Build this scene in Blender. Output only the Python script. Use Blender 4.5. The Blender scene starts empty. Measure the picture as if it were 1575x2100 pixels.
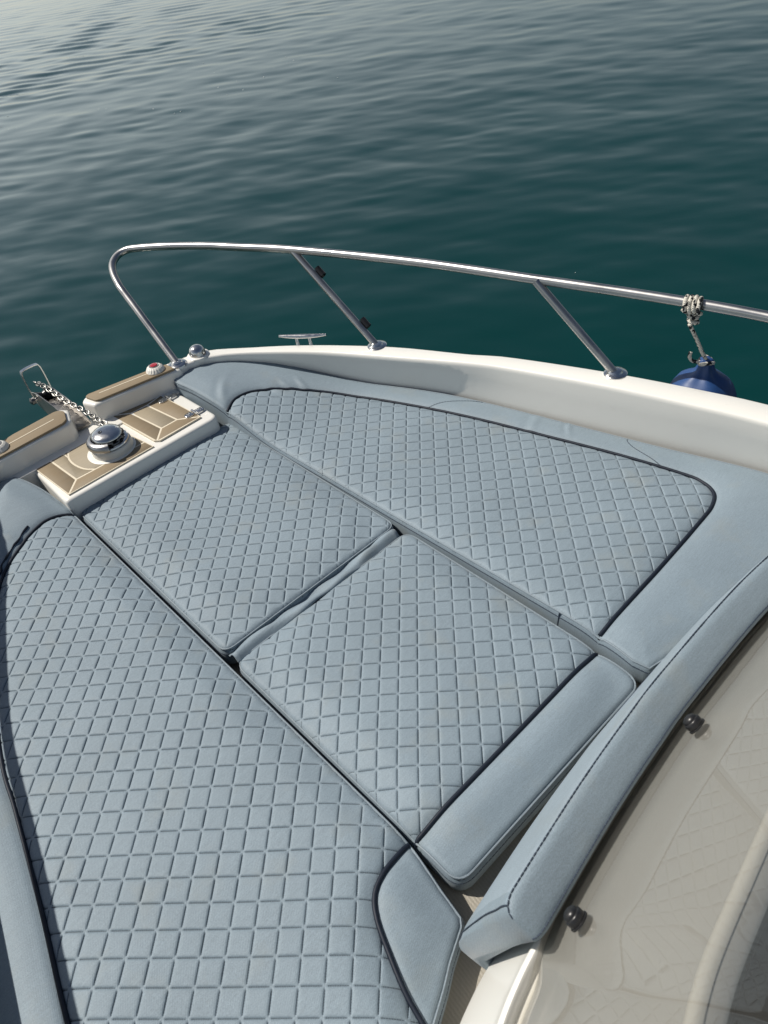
import bpy, bmesh, math, random
import numpy as np
from mathutils import Vector, Matrix

random.seed(4)
RNG = np.random.default_rng(4)
SC = bpy.context.scene
COL = SC.collection
S = 1.25                       # plan unit (m): camera height above the cushion tops


def U(x, y, z=0.0):
    return Vector((x * S, y * S, z * S))


# ------------------------------------------------------------------ camera
cam_d = bpy.data.cameras.new("camera")
cam = bpy.data.objects.new("camera", cam_d)
COL.objects.link(cam)
SC.camera = cam
Rw = np.array([[0.71966862, -0.53482361, 0.44276493],
               [-0.67986932, -0.41339893, 0.6057054],
               [-0.140907, -0.73692946, -0.66112041]])
m = Matrix.Identity(4)
for r in range(3):
    m[r][0] = Rw[r][0]; m[r][1] = -Rw[r][1]; m[r][2] = -Rw[r][2]
m[2][3] = S
cam.matrix_world = m
cam_d.sensor_fit = 'VERTICAL'
cam_d.sensor_height = 36.0
cam_d.lens = 1515.0 / 2100.0 * 36.0
cam_d.clip_start = 0.02
cam_d.clip_end = 8000.0
cam_d.dof.use_dof = True
cam_d.dof.focus_distance = 1.9
cam_d.dof.aperture_fstop = 10.0

# ------------------------------------------------------------------ light
SUN = Vector((-0.328, 0.522, 0.788)).normalized()
world = bpy.data.worlds.new("World")
SC.world = world
world.use_nodes = True
nt = world.node_tree
nt.nodes.clear()
sky = nt.nodes.new("ShaderNodeTexSky")
sky.sky_type = 'NISHITA'
sky.sun_disc = False
sky.sun_elevation = math.asin(SUN.z)
sky.sun_rotation = math.atan2(SUN.x, SUN.y)
sky.air_density = 1.0
sky.dust_density = 1.5
sky.ozone_density = 1.0
bg = nt.nodes.new("ShaderNodeBackground")
bg.inputs[1].default_value = 0.054


def wmath(op, a, b=None, clamp=False):
    nd = nt.nodes.new("ShaderNodeMath")
    nd.operation = op
    nd.use_clamp = clamp
    for i, v in enumerate((a, b)):
        if v is None:
            continue
        if isinstance(v, bpy.types.NodeSocket):
            nt.links.new(v, nd.inputs[i])
        else:
            nd.inputs[i].default_value = v
    return nd.outputs[0]


# summer haze low over the sea, thicker towards the sun (forward scattering)
tc = nt.nodes.new("ShaderNodeTexCoord")
nrmz = nt.nodes.new("ShaderNodeVectorMath"); nrmz.operation = 'NORMALIZE'
nt.links.new(tc.outputs["Generated"], nrmz.inputs[0])
sepw = nt.nodes.new("ShaderNodeSeparateXYZ")
nt.links.new(nrmz.outputs[0], sepw.inputs[0])
dotw = nt.nodes.new("ShaderNodeVectorMath"); dotw.operation = 'DOT_PRODUCT'
nt.links.new(nrmz.outputs[0], dotw.inputs[0])
dotw.inputs[1].default_value = SUN
low = wmath('DIVIDE', 1.0, wmath('ADD', 1.0, wmath('POWER', wmath('MULTIPLY', wmath('ABSOLUTE', sepw.outputs[2]), 1.0 / 0.245), 4.4)))
fwd = wmath('POWER', wmath('MULTIPLY', wmath('ADD', dotw.outputs["Value"], 1.0), 0.5), 2.4)
amt = wmath('MULTIPLY', low, wmath('ADD', wmath('MULTIPLY', fwd, 1.19), 0.015))
hz_ = nt.nodes.new("ShaderNodeBackground")
hz_.inputs[0].default_value = (0.97, 1.0, 0.955, 1.0)
nt.links.new(amt, hz_.inputs[1])
addw = nt.nodes.new("ShaderNodeAddShader")
wo = nt.nodes.new("ShaderNodeOutputWorld")
nt.links.new(sky.outputs[0], bg.inputs[0])
nt.links.new(bg.outputs[0], addw.inputs[0])
nt.links.new(hz_.outputs[0], addw.inputs[1])
nt.links.new(addw.outputs[0], wo.inputs[0])

sun_d = bpy.data.lights.new("sun", 'SUN')
sun_d.energy = 5.0
sun_d.angle = math.radians(0.6)
sun_d.color = (1.0, 0.945, 0.86)
sun = bpy.data.objects.new("sun", sun_d)
COL.objects.link(sun)
sun.rotation_euler = SUN.to_track_quat('Z', 'Y').to_euler()
sun.location = (0, 0, 20)

SC.view_settings.view_transform = 'Standard'
SC.view_settings.look = 'None'
SC.view_settings.exposure = 0.0
SC.view_settings.gamma = 1.0
SC.view_settings.use_curve_mapping = False
SC.render.engine = 'CYCLES'
SC.cycles.max_bounces = 8
SC.cycles.transparent_max_bounces = 12

# ------------------------------------------------------------------ node helpers


class NB:
    """small builder for a material's node tree"""

    def __init__(self, name):
        self.mat = bpy.data.materials.new(name)
        self.mat.use_nodes = True
        self.t = self.mat.node_tree
        self.t.nodes.clear()
        self.out = self.t.nodes.new("ShaderNodeOutputMaterial")

    def n(self, typ, **kw):
        nd = self.t.nodes.new(typ)
        for k, v in kw.items():
            if k.startswith("i_"):
                key = k[2:]
                key = int(key) if key.isdigit() else key.replace("_", " ")
                self.put(nd.inputs[key], v)
            else:
                setattr(nd, k, v)
        return nd

    def put(self, sock, v):
        if isinstance(v, bpy.types.NodeSocket):
            self.t.links.new(v, sock)
        else:
            sock.default_value = v

    def math(self, op, a, b=None, c=None, clamp=False):
        nd = self.t.nodes.new("ShaderNodeMath")
        nd.operation = op
        nd.use_clamp = clamp
        self.put(nd.inputs[0], a)
        if b is not None:
            self.put(nd.inputs[1], b)
        if c is not None:
            self.put(nd.inputs[2], c)
        return nd.outputs[0]

    def pos(self):
        return self.n("ShaderNodeNewGeometry").outputs["Position"]

    def mapping(self, vec, scale=(1, 1, 1), rot=(0, 0, 0)):
        nd = self.n("ShaderNodeMapping")
        self.put(nd.inputs[0], vec)
        nd.inputs["Scale"].default_value = scale
        nd.inputs["Rotation"].default_value = rot
        return nd.outputs[0]

    def noise(self, vec, scale, detail=2.0, rough=0.5, dist=0.0):
        nd = self.n("ShaderNodeTexNoise")
        self.put(nd.inputs["Vector"], vec)
        nd.inputs["Scale"].default_value = scale
        nd.inputs["Detail"].default_value = detail
        nd.inputs["Roughness"].default_value = rough
        nd.inputs["Distortion"].default_value = dist
        return nd.outputs["Fac"]

    def range(self, v, a, b, c, d):
        nd = self.n("ShaderNodeMapRange")
        self.put(nd.inputs[0], v)
        for i, q in enumerate((a, b, c, d)):
            nd.inputs[i + 1].default_value = q
        return nd.outputs[0]

    def mix(self, f, a, b, blend='MIX'):
        nd = self.n("ShaderNodeMix", data_type='RGBA', blend_type=blend)
        self.put(nd.inputs[0], f)
        self.put(nd.inputs[6], a)
        self.put(nd.inputs[7], b)
        return nd.outputs[2]

    def bump(self, h, strength=0.3, dist=0.001, normal=None):
        nd = self.n("ShaderNodeBump")
        self.put(nd.inputs["Height"], h)
        nd.inputs["Strength"].default_value = strength
        nd.inputs["Distance"].default_value = dist
        if normal is not None:
            self.put(nd.inputs["Normal"], normal)
        return nd.outputs[0]

    def principled(self, color, rough, metallic=0.0, normal=None, spec=0.5, coat=0.0, coat_rough=0.1, ior=1.5, **kw):
        nd = self.n("ShaderNodeBsdfPrincipled")
        self.put(nd.inputs["Base Color"], color)
        self.put(nd.inputs["Roughness"], rough)
        self.put(nd.inputs["Metallic"], metallic)
        nd.inputs["Specular IOR Level"].default_value = spec
        nd.inputs["Coat Weight"].default_value = coat
        nd.inputs["Coat Roughness"].default_value = coat_rough
        nd.inputs["IOR"].default_value = ior
        if normal is not None:
            self.put(nd.inputs["Normal"], normal)
        for k, v in kw.items():
            self.put(nd.inputs[k.replace("_", " ")], v)
        self.t.links.new(nd.outputs[0], self.out.inputs[0])
        return nd


def c4(r, g, b):
    return (r, g, b, 1.0)


# ------------------------------------------------------------------ materials
VINYL = (0.193, 0.245, 0.285)


def vinyl(name, quilt=False, base=VINYL):
    b = NB(name)
    p = b.pos()
    big = b.noise(p, 4.0, 3)
    heather = b.noise(b.mapping(p, (45, 420, 100), (0, 0, 0.55)), 1.0, 2)
    fine = b.noise(p, 520, 2, 0.7)
    f = b.math('ADD', b.range(big, 0.3, 0.7, -0.06, 0.06), b.range(heather, 0.3, 0.7, -0.055, 0.055))
    f = b.math('ADD', f, b.range(fine, 0.3, 0.7, -0.15, 0.15))
    f = b.math('ADD', f, 1.0)
    nd = b.n("ShaderNodeMix", data_type='RGBA', blend_type='MULTIPLY')
    nd.inputs[0].default_value = 1.0
    nd.inputs[6].default_value = c4(*base)
    cmb = b.n("ShaderNodeCombineColor")
    for i in range(3):
        b.put(cmb.inputs[i], f)
    b.put(nd.inputs[7], cmb.outputs[0])
    col = nd.outputs[2]
    # soiling and sun-bleached warmth in patches
    stain = b.noise(p, 9.0, 4, 0.6)
    col = b.mix(b.range(stain, 0.55, 0.8, 0.0, 0.42), col, c4(0.25, 0.265, 0.245))
    h = b.noise(p, 700, 2)
    w1 = b.n("ShaderNodeTexWave", wave_type='BANDS', bands_direction='X')
    b.put(w1.inputs["Vector"], b.mapping(p, (1, 1, 1), (0, 0, 0.5)))
    w1.inputs["Scale"].default_value = 120
    w1.inputs["Distortion"].default_value = 1.0
    hh = b.math('ADD', h, b.math('MULTIPLY', w1.outputs["Fac"], 0.5))
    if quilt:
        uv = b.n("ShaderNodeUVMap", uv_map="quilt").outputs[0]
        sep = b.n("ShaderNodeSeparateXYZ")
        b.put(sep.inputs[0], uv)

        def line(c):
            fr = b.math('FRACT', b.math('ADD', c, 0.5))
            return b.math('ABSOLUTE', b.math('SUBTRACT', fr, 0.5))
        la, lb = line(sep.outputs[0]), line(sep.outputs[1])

        def stitch_shade(a, other, along):
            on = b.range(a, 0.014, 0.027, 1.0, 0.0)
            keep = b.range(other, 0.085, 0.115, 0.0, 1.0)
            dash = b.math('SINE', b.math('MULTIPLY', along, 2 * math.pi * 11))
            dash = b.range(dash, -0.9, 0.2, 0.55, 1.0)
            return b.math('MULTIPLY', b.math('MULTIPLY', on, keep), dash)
        t = b.math('MAXIMUM', stitch_shade(la, lb, sep.outputs[1]), stitch_shade(lb, la, sep.outputs[0]))
        col = b.mix(b.math('MULTIPLY', t, 0.85), col, c4(0.05, 0.07, 0.088))  # stitch dashes coloured dark: the shade in the grooves is painted in
    nrm = b.bump(hh, 0.35, 0.0006)
    b.principled(col, b.range(h, 0.3, 0.7, 0.55, 0.68), normal=nrm, spec=0.35, Sheen_Weight=0.12, Sheen_Roughness=0.4)
    return b.mat


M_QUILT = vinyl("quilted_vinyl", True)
M_VINYL = vinyl("plain_vinyl")
M_WELT = vinyl("welt_vinyl", base=(0.20, 0.245, 0.28))


def plain(name, col, rough, metallic=0.0, spec=0.5, coat=0.0, var=0.06, vscale=30, bump=0.0, bscale=300, bdist=0.001, rvar=0.05):
    b = NB(name)
    p = b.pos()
    nz = b.noise(p, vscale, 4)
    c = b.mix(nz, c4(*[q * (1 - var) for q in col]), c4(*[min(1, q * (1 + var)) for q in col]))
    nrm = b.bump(b.noise(p, bscale, 2), bump, bdist) if bump else None
    b.principled(c, b.range(nz, 0.3, 0.7, max(0.02, rough - rvar), rough + rvar), metallic, nrm, spec, coat)
    return b.mat


M_THREAD = plain("dark_thread", (0.03, 0.045, 0.07), 0.7)
M_PIPING = plain("navy_piping", (0.008, 0.013, 0.024), 0.55, spec=0.3)
M_NONSKID = None
M_CHROME = plain("polished_chrome", (0.60, 0.60, 0.595), 0.19, 1.0, rvar=0.08, vscale=60, var=0.1)
M_BLACK = plain("black_plastic", (0.012, 0.012, 0.013), 0.32)
M_DARKMET = plain("dark_chain_metal", (0.16, 0.16, 0.16), 0.35, 1.0)
M_GALV = plain("galvanised_metal", (0.36, 0.352, 0.33), 0.34, 1.0, var=0.15, vscale=120)
M_BRUSHED = plain("worn_stainless", (0.42, 0.40, 0.375), 0.34, 1.0, var=0.22, vscale=45)
M_FENDER = plain("blue_fender_vinyl", (0.014, 0.054, 0.172), 0.48, var=0.12, bump=0.1, bscale=120)
M_WHITEPL = plain("white_plastic", (0.74, 0.72, 0.66), 0.35)
M_RED = plain("red_lens", (0.35, 0.03, 0.045), 0.2)
M_NAVYLENS = plain("dark_lens", (0.02, 0.02, 0.07), 0.2)
M_CAULK = plain("pale_caulk", (0.66, 0.59, 0.46), 0.6)
M_DASH = plain("charcoal_dash", (0.032, 0.035, 0.037), 0.5)


def gelcoat(name="white_gelcoat", col=(0.75, 0.737, 0.690)):
    b = NB(name)
    p = b.pos()
    a = b.noise(p, 3.0, 3)
    d = b.noise(p, 35, 5, 0.65)
    c = b.mix(a, c4(*[q * 0.96 for q in col]), c4(*[q * 1.03 for q in col]))
    c = b.mix(b.range(d, 0.62, 0.85, 0, 0.25), c, c4(0.52, 0.49, 0.42))
    nrm = b.bump(b.noise(p, 14, 2), 0.12, 0.002)
    b.principled(c, 0.3, normal=nrm, coat=0.35, coat_rough=0.12)
    return b.mat


M_GEL = gelcoat()


def tube_steel():
    b = NB("tube_steel")
    p = b.pos()
    n1 = b.noise(p, 12, 4)
    n2 = b.noise(b.mapping(p, (1, 1, 1)), 260, 2)
    c = b.mix(n1, c4(0.33, 0.33, 0.325), c4(0.46, 0.455, 0.45))
    b.principled(c, b.range(n1, 0.3, 0.7, 0.27, 0.40), 1.0, b.bump(n2, 0.05, 0.0005))
    return b.mat


M_TUBE = tube_steel()


def teak(name, col):
    b = NB(name)
    p = b.pos()
    g = b.noise(b.mapping(p, (14, 260, 60), (0, 0, 0.4)), 1.0, 3)
    d = b.noise(p, 22, 5, 0.6)
    c = b.mix(g, c4(*[q * 0.88 for q in col]), c4(*[q * 1.1 for q in col]))
    c = b.mix(b.range(d, 0.45, 0.8, 0, 0.35), c, c4(0.25, 0.22, 0.165))
    b.principled(c, 0.62, normal=b.bump(b.noise(p, 420, 2), 0.4, 0.0008), spec=0.35)
    return b.mat


M_TEAK = teak("synthetic_teak", (0.235, 0.182, 0.116))
M_TEAK2 = teak("pale_synthetic_teak", (0.295, 0.250, 0.178))


def nonskid():
    b = NB("nonskid_gelcoat")
    p = b.pos()
    w = b.n("ShaderNodeTexWave", wave_type='BANDS', bands_direction='DIAGONAL')
    b.put(w.inputs["Vector"], b.mapping(p, (1, 1, 1), (0, 0, 0.9)))
    w.inputs["Scale"].default_value = 75
    w.inputs["Distortion"].default_value = 0.6
    v = b.n("ShaderNodeTexVoronoi")
    b.put(v.inputs["Vector"], p)
    v.inputs["Scale"].default_value = 330
    h = b.math('ADD', w.outputs["Fac"], v.outputs["Distance"])
    c = b.mix(w.outputs["Fac"], c4(0.28, 0.26, 0.215), c4(0.305, 0.28, 0.235))
    b.principled(c, 0.55, normal=b.bump(h, 0.3, 0.001))
    return b.mat


M_NONSKID = nonskid()


def rope_mat():
    b = NB("flecked_rope")
    p = b.pos()
    v = b.n("ShaderNodeTexVoronoi")
    b.put(v.inputs["Vector"], b.mapping(p, (150, 150, 90)))
    v.inputs["Scale"].default_value = 1.0
    sep = b.n("ShaderNodeSeparateColor")
    b.put(sep.inputs[0], v.outputs["Color"])
    f = b.range(sep.outputs[0], 0.66, 0.72, 0.0, 1.0)
    c = b.mix(f, c4(0.60, 0.57, 0.50), c4(0.02, 0.022, 0.025))
    w = b.n("ShaderNodeTexWave", wave_type='BANDS', bands_direction='DIAGONAL')
    b.put(w.inputs["Vector"], p)
    w.inputs["Scale"].default_value = 110
    b.principled(c, 0.8, normal=b.bump(w.outputs["Fac"], 0.7, 0.0015), spec=0.2)
    return b.mat


M_ROPE = rope_mat()


def pane_mat():
    """dusty, faintly milky acrylic: see-through, with a haze of its own and a polished skin"""
    b = NB("dusty_acrylic")
    p = b.pos()
    d = b.noise(p, 6, 5, 0.6)
    sp = b.noise(p, 90, 3, 0.6)
    tr = b.n("ShaderNodeBsdfTransparent")
    tr.inputs[0].default_value = c4(0.86, 0.85, 0.82)
    df = b.n("ShaderNodeBsdfDiffuse")
    df.inputs[0].default_value = c4(0.40, 0.385, 0.345)
    tl = b.n("ShaderNodeBsdfTranslucent")
    tl.inputs[0].default_value = c4(0.40, 0.385, 0.345)
    ms = b.n("ShaderNodeMixShader")
    ms.inputs[0].default_value = 0.4
    b.put(ms.inputs[1], df.outputs[0]); b.put(ms.inputs[2], tl.outputs[0])
    m1 = b.n("ShaderNodeMixShader")
    haze = b.math('ADD', b.range(d, 0.3, 0.7, 0.09, 0.15), b.range(sp, 0.68, 0.8, 0.0, 0.15))
    b.put(m1.inputs[0], haze)
    b.put(m1.inputs[1], tr.outputs[0]); b.put(m1.inputs[2], ms.outputs[0])
    fr = b.n("ShaderNodeFresnel")
    fr.inputs[0].default_value = 1.52
    gl = b.n("ShaderNodeBsdfGlossy")
    gl.inputs["Roughness"].default_value = 0.015
    gl.inputs["Color"].default_value = c4(1, 1, 1)
    m2 = b.n("ShaderNodeMixShader")
    b.put(m2.inputs[0], fr.outputs[0]); b.put(m2.inputs[1], m1.outputs[0]); b.put(m2.inputs[2], gl.outputs[0])
    b.put(b.out.inputs[0], m2.outputs[0])
    return b.mat


M_PANE = pane_mat()


def water_mat():
    b = NB("sea_water")
    p = b.pos()
    nrm = b.bump(b.noise(b.mapping(b.mapping(p, (1, 1, 1), (0, 0, math.radians(52))), (3.0, 6.0, 1)), 1.0, 2), 1.0, 0.0011)
    cl = b.noise(p, 0.35, 3)
    c = b.mix(cl, c4(0.0006, 0.0240, 0.0232), c4(0.0012, 0.033, 0.0318))
    b.principled(c, 0.04, normal=nrm, ior=1.333, spec=0.5)
    return b.mat


M_WATER = water_mat()

# ------------------------------------------------------------------ mesh helpers


def tag(o, label=None, cat=None, group=None, kind=None):
    if label:
        o["label"] = label
    if cat:
        o["category"] = cat
    if group:
        o["group"] = group
    if kind:
        o["kind"] = kind
    return o


def empty(name, loc, label=None, cat=None, group=None, kind=None):
    o = bpy.data.objects.new(name, None)
    o.location = loc
    o.empty_display_size = 0.05
    COL.objects.link(o)
    return tag(o, label, cat, group, kind)


def link(name, mesh, mat, parent=None, smooth=True):
    if mat is not None and not mesh.materials:
        mesh.materials.append(mat)
    if smooth:
        mesh.polygons.foreach_set("use_smooth", [True] * len(mesh.polygons))
    o = bpy.data.objects.new(name, mesh)
    COL.objects.link(o)
    if parent is not None:
        o.parent = parent
        w = Vector((0, 0, 0))
        q = parent
        while q is not None:
            w = w + q.location
            q = q.parent
        o.location = -w          # meshes are built in world metres; parents only translate
    return o


def from_data(name, verts, faces, mat, parent=None, smooth=True):
    me = bpy.data.meshes.new(name)
    me.from_pydata([tuple(v) for v in verts], [], faces)
    me.update()
    return link(name, me, mat, parent, smooth)


def from_bm(name, bm, mat, parent=None, smooth=True):
    me = bpy.data.meshes.new(name)
    bmesh.ops.recalc_face_normals(bm, faces=bm.faces)
    bm.to_mesh(me)
    bm.free()
    return link(name, me, mat, parent, smooth)


def auto_smooth(o, deg=40):
    me = o.data
    me.set_sharp_from_angle(angle=math.radians(deg))
    return o


def catmull(pts, step=0.02, closed=False):
    P = [Vector(p) for p in pts]
    n = len(P)
    out = []
    rng = n if closed else n - 1
    for i in range(rng):
        p1, p2 = P[i], P[(i + 1) % n]
        p0 = P[i - 1] if (closed or i > 0) else p1 + (p1 - p2)
        p3 = P[(i + 2) % n] if (closed or i + 2 < n) else p2 + (p2 - p1)
        k = max(1, int((p2 - p1).length / step))
        for j in range(k):
            t = j / k
            out.append(0.5 * ((2 * p1) + (p2 - p0) * t + (2 * p0 - 5 * p1 + 4 * p2 - p3) * t * t + (3 * p1 - p0 - 3 * p2 + p3) * t ** 3))
    if not closed:
        out.append(P[-1])
    return out


def round_poly(pts, radii, n=6):
    """closed polygon (Vectors, xy) with rounded corners"""
    out = []
    N = len(pts)
    for i in range(N):
        p, a, b = Vector(pts[i]), Vector(pts[i - 1]), Vector(pts[(i + 1) % N])
        r = radii[i] if isinstance(radii, (list, tuple)) else radii
        if r <= 0:
            out.append(p)
            continue
        d1, d2 = (a - p), (b - p)
        l1, l2 = d1.length, d2.length
        d1.normalize(); d2.normalize()
        ang = d1.angle(d2)
        t = min(r / math.tan(ang / 2), l1 * 0.48, l2 * 0.48)
        s, e = p + d1 * t, p + d2 * t
        for j in range(n + 1):
            q = j / n
            out.append(s * (1 - q) ** 2 + p * 2 * q * (1 - q) + e * q * q)
    return out


def tube_geo(path, r, seg=10, closed=False, caps=True):
    P = [Vector(p) for p in path]
    n = len(P)
    rad = r if isinstance(r, (list, tuple)) else [r] * n
    verts, faces = [], []
    nrm = None
    for i in range(n):
        if closed:
            t = P[(i + 1) % n] - P[i - 1]
        else:
            t = P[min(i + 1, n - 1)] - P[max(i - 1, 0)]
        if t.length < 1e-9:
            t = Vector((0, 0, 1))
        t.normalize()
        if nrm is None:
            nrm = t.orthogonal().normalized()
        else:
            nrm = (nrm - t * nrm.dot(t))
            nrm = nrm.normalized() if nrm.length > 1e-6 else t.orthogonal().normalized()
        bn = t.cross(nrm)
        for j in range(seg):
            a = 2 * math.pi * j / seg
            verts.append(P[i] + (nrm * math.cos(a) + bn * math.sin(a)) * rad[i])
    m_ = n if closed else n - 1
    for i in range(m_):
        for j in range(seg):
            a, b_ = i * seg + j, i * seg + (j + 1) % seg
            c, d = ((i + 1) % n) * seg + (j + 1) % seg, ((i + 1) % n) * seg + j
            faces.append((a, b_, c, d))
    if caps and not closed:
        faces.append(tuple(range(seg - 1, -1, -1)))
        faces.append(tuple((n - 1) * seg + j for j in range(seg)))
    return verts, faces


def tube(name, path, r, mat, parent=None, seg=10, closed=False):
    v, f = tube_geo(path, r, seg, closed)
    return auto_smooth(from_data(name, v, f, mat, parent), 50)


def lathe_geo(prof, seg=32, M=None):
    """profile of (radius, height) spun about Z; M places it"""
    verts, faces = [], []
    M = M or Matrix.Identity(4)
    for (r, z) in prof:
        for j in range(seg):
            a = 2 * math.pi * j / seg
            verts.append(M @ Vector((r * math.cos(a), r * math.sin(a), z)))
    for i in range(len(prof) - 1):
        for j in range(seg):
            a, b_ = i * seg + j, i * seg + (j + 1) % seg
            faces.append((a, b_, b_ + seg, a + seg))
    faces.append(tuple(range(seg - 1, -1, -1)))
    faces.append(tuple((len(prof) - 1) * seg + j for j in range(seg)))
    return verts, faces


def lathe(name, prof, mat, parent=None, seg=32, M=None, deg=40):
    v, f = lathe_geo(prof, seg, M)
    return auto_smooth(from_data(name, v, f, mat, parent), deg)


def slab(name, poly, z0, z1, mat, parent=None, bevel=0.003, seg=2):
    """prism over a plan polygon with eased edges"""
    bm = bmesh.new()
    vs = [bm.verts.new((p[0], p[1], z0)) for p in poly]
    f = bm.faces.new(vs)
    ex = bmesh.ops.extrude_face_region(bm, geom=[f])
    for v in ex["geom"]:
        if isinstance(v, bmesh.types.BMVert):
            v.co.z = z1
    bmesh.ops.recalc_face_normals(bm, faces=bm.faces)
    if bevel:
        ed = [e for e in bm.edges if all(abs(v.co.z - z1) < 1e-6 for v in e.verts)]
        bmesh.ops.bevel(bm, geom=ed, offset=bevel, segments=seg, affect='EDGES', profile=0.5)
    o = from_bm(name, bm, mat, parent)
    return auto_smooth(o, 50)


def place(loc, zdir, xhint=None):
    z = Vector(zdir).normalized()
    x = Vector(xhint) if xhint is not None else z.orthogonal()
    x = (x - z * x.dot(z)).normalized()
    y = z.cross(x)
    M = Matrix.Identity(4)
    for r in range(3):
        M[r][0], M[r][1], M[r][2], M[r][3] = x[r], y[r], z[r], loc[r]
    return M


def join_geo(parts):
    V, F = [], []
    for v, f in parts:
        o = len(V)
        V += list(v)
        F += [tuple(i + o for i in q) for q in f]
    return V, F


# ------------------------------------------------------------------ water
WZ = -0.78


def sea_surface():
    """polar sheet of real waves round the boat, finer close by; a flat apron carries it on to the horizon"""
    th = np.radians(np.linspace(-60, 195, 840))
    rr = np.geomspace(0.9, 95.0, 800)
    R_, T_ = np.meshgrid(rr, th, indexing='ij')
    X, Y = R_ * np.cos(T_), R_ * np.sin(T_)
    rg = np.random.default_rng(11)
    up = math.radians(38)

    def band(n, l0, l1, slope, spread):
        h = np.zeros_like(X)
        for _ in range(n):
            lam = l0 * (l1 / l0) ** rg.random()
            a = up + math.radians(rg.normal(0, spread))
            k = 2 * math.pi / lam
            ph = rg.random() * 2 * math.pi
            A = slope / k * math.sqrt(2.0 / n)
            # a band fades out where the sheet is too coarse to carry it
            cell = R_ * (rr[1] / rr[0] - 1)
            h += A * np.clip(lam / (2.2 * cell) - 1, 0, 1) * np.sin(k * (X * math.cos(a) + Y * math.sin(a)) + ph)
        return h
    slow = sum(np.sin(k * (X * math.cos(a) + Y * math.sin(a)) + p_) for k, a, p_ in ((0.55, 0.3, 1.0), (0.9, 2.2, 4.0), (0.35, 1.2, 2.0), (1.5, 1.6, 0.5)))
    reach = 0.92 * Y - 0.75 * X + 1.1 * slow
    paw = smooth(4.0, 13.0, reach)
    h = band(16, 1.1, 3.0, 0.0105, 38) + band(36, 0.34, 0.95, 0.0185, 50)
    h += band(40, 0.20, 0.60, 0.15, 18) * (0.06 + 0.94 * paw)
    h += band(16, 0.14, 0.3, 0.012, 40)
    h *= np.clip((95 - R_) / 30, 0, 1)
    nr, na = X.shape
    V = np.stack([X, Y, WZ + h], -1).reshape(-1, 3)
    idx = np.arange(nr * na).reshape(nr, na)
    F = np.stack([idx[:-1, :-1], idx[1:, :-1], idx[1:, 1:], idx[:-1, 1:]], -1).reshape(-1, 4)
    me = bpy.data.meshes.new("sea")
    me.vertices.add(len(V)); me.vertices.foreach_set("co", V.astype(np.float32).ravel())
    me.loops.add(F.size); me.loops.foreach_set("vertex_index", F.astype(np.int32).ravel())
    me.polygons.add(len(F)); me.polygons.foreach_set("loop_start", np.arange(0, F.size, 4, dtype=np.int32))
    me.update(calc_edges=True)
    o = link("sea", me, M_WATER)
    tag(o, kind="structure")
    z = WZ - 0.03
    tag(from_data("sea", [(-4000, -4000, z), (4000, -4000, z), (4000, 4000, z), (-4000, 4000, z)], [(0, 1, 2, 3)], M_WATER), kind="structure")


def smooth(a, b_, x):
    t = np.clip((x - a) / (b_ - a), 0, 1)
    return t * t * (3 - 2 * t)


sea_surface()

# ------------------------------------------------------------------ hull mouldings
# stations along the starboard bulwark: wall foot, inner lip, outer lip (plan), lip height
ST = [((0.665, 1.668), (0.656, 1.668), (0.652, 1.722), 0.085),
      ((0.715, 1.690), (0.705, 1.672), (0.712, 1.712), 0.085),
      ((0.782, 1.650), (0.763, 1.640), (0.769, 1.684), 0.084),
      ((0.829, 1.602), (0.810, 1.590), (0.842, 1.592), 0.084),
      ((0.872, 1.545), (0.870, 1.503), (0.906, 1.508), 0.085),
      ((0.937, 1.426), (0.936, 1.392), (0.972, 1.404), 0.086),
      ((1.005, 1.281), (1.006, 1.232), (1.047, 1.255), 0.090),
      ((1.063, 1.135), (1.076, 1.048), (1.108, 1.073), 0.099),
      ((1.099, 1.002), (1.110, 0.941), (1.149, 0.975), 0.102),
      ((1.141, 0.808), (1.158, 0.724), (1.214, 0.724), 0.109),
      ((1.186, 0.600), (1.196, 0.528), (1.254, 0.540), 0.111),
      ((1.228, 0.397), (1.214, 0.416), (1.273, 0.430), 0.111),
      ((1.262, 0.10), (1.252, 0.10), (1.312, 0.10), 0.111),
      ((1.275, -0.35), (1.268, -0.35), (1.328, -0.35), 0.111)]
FLOOR = -0.064


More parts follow.
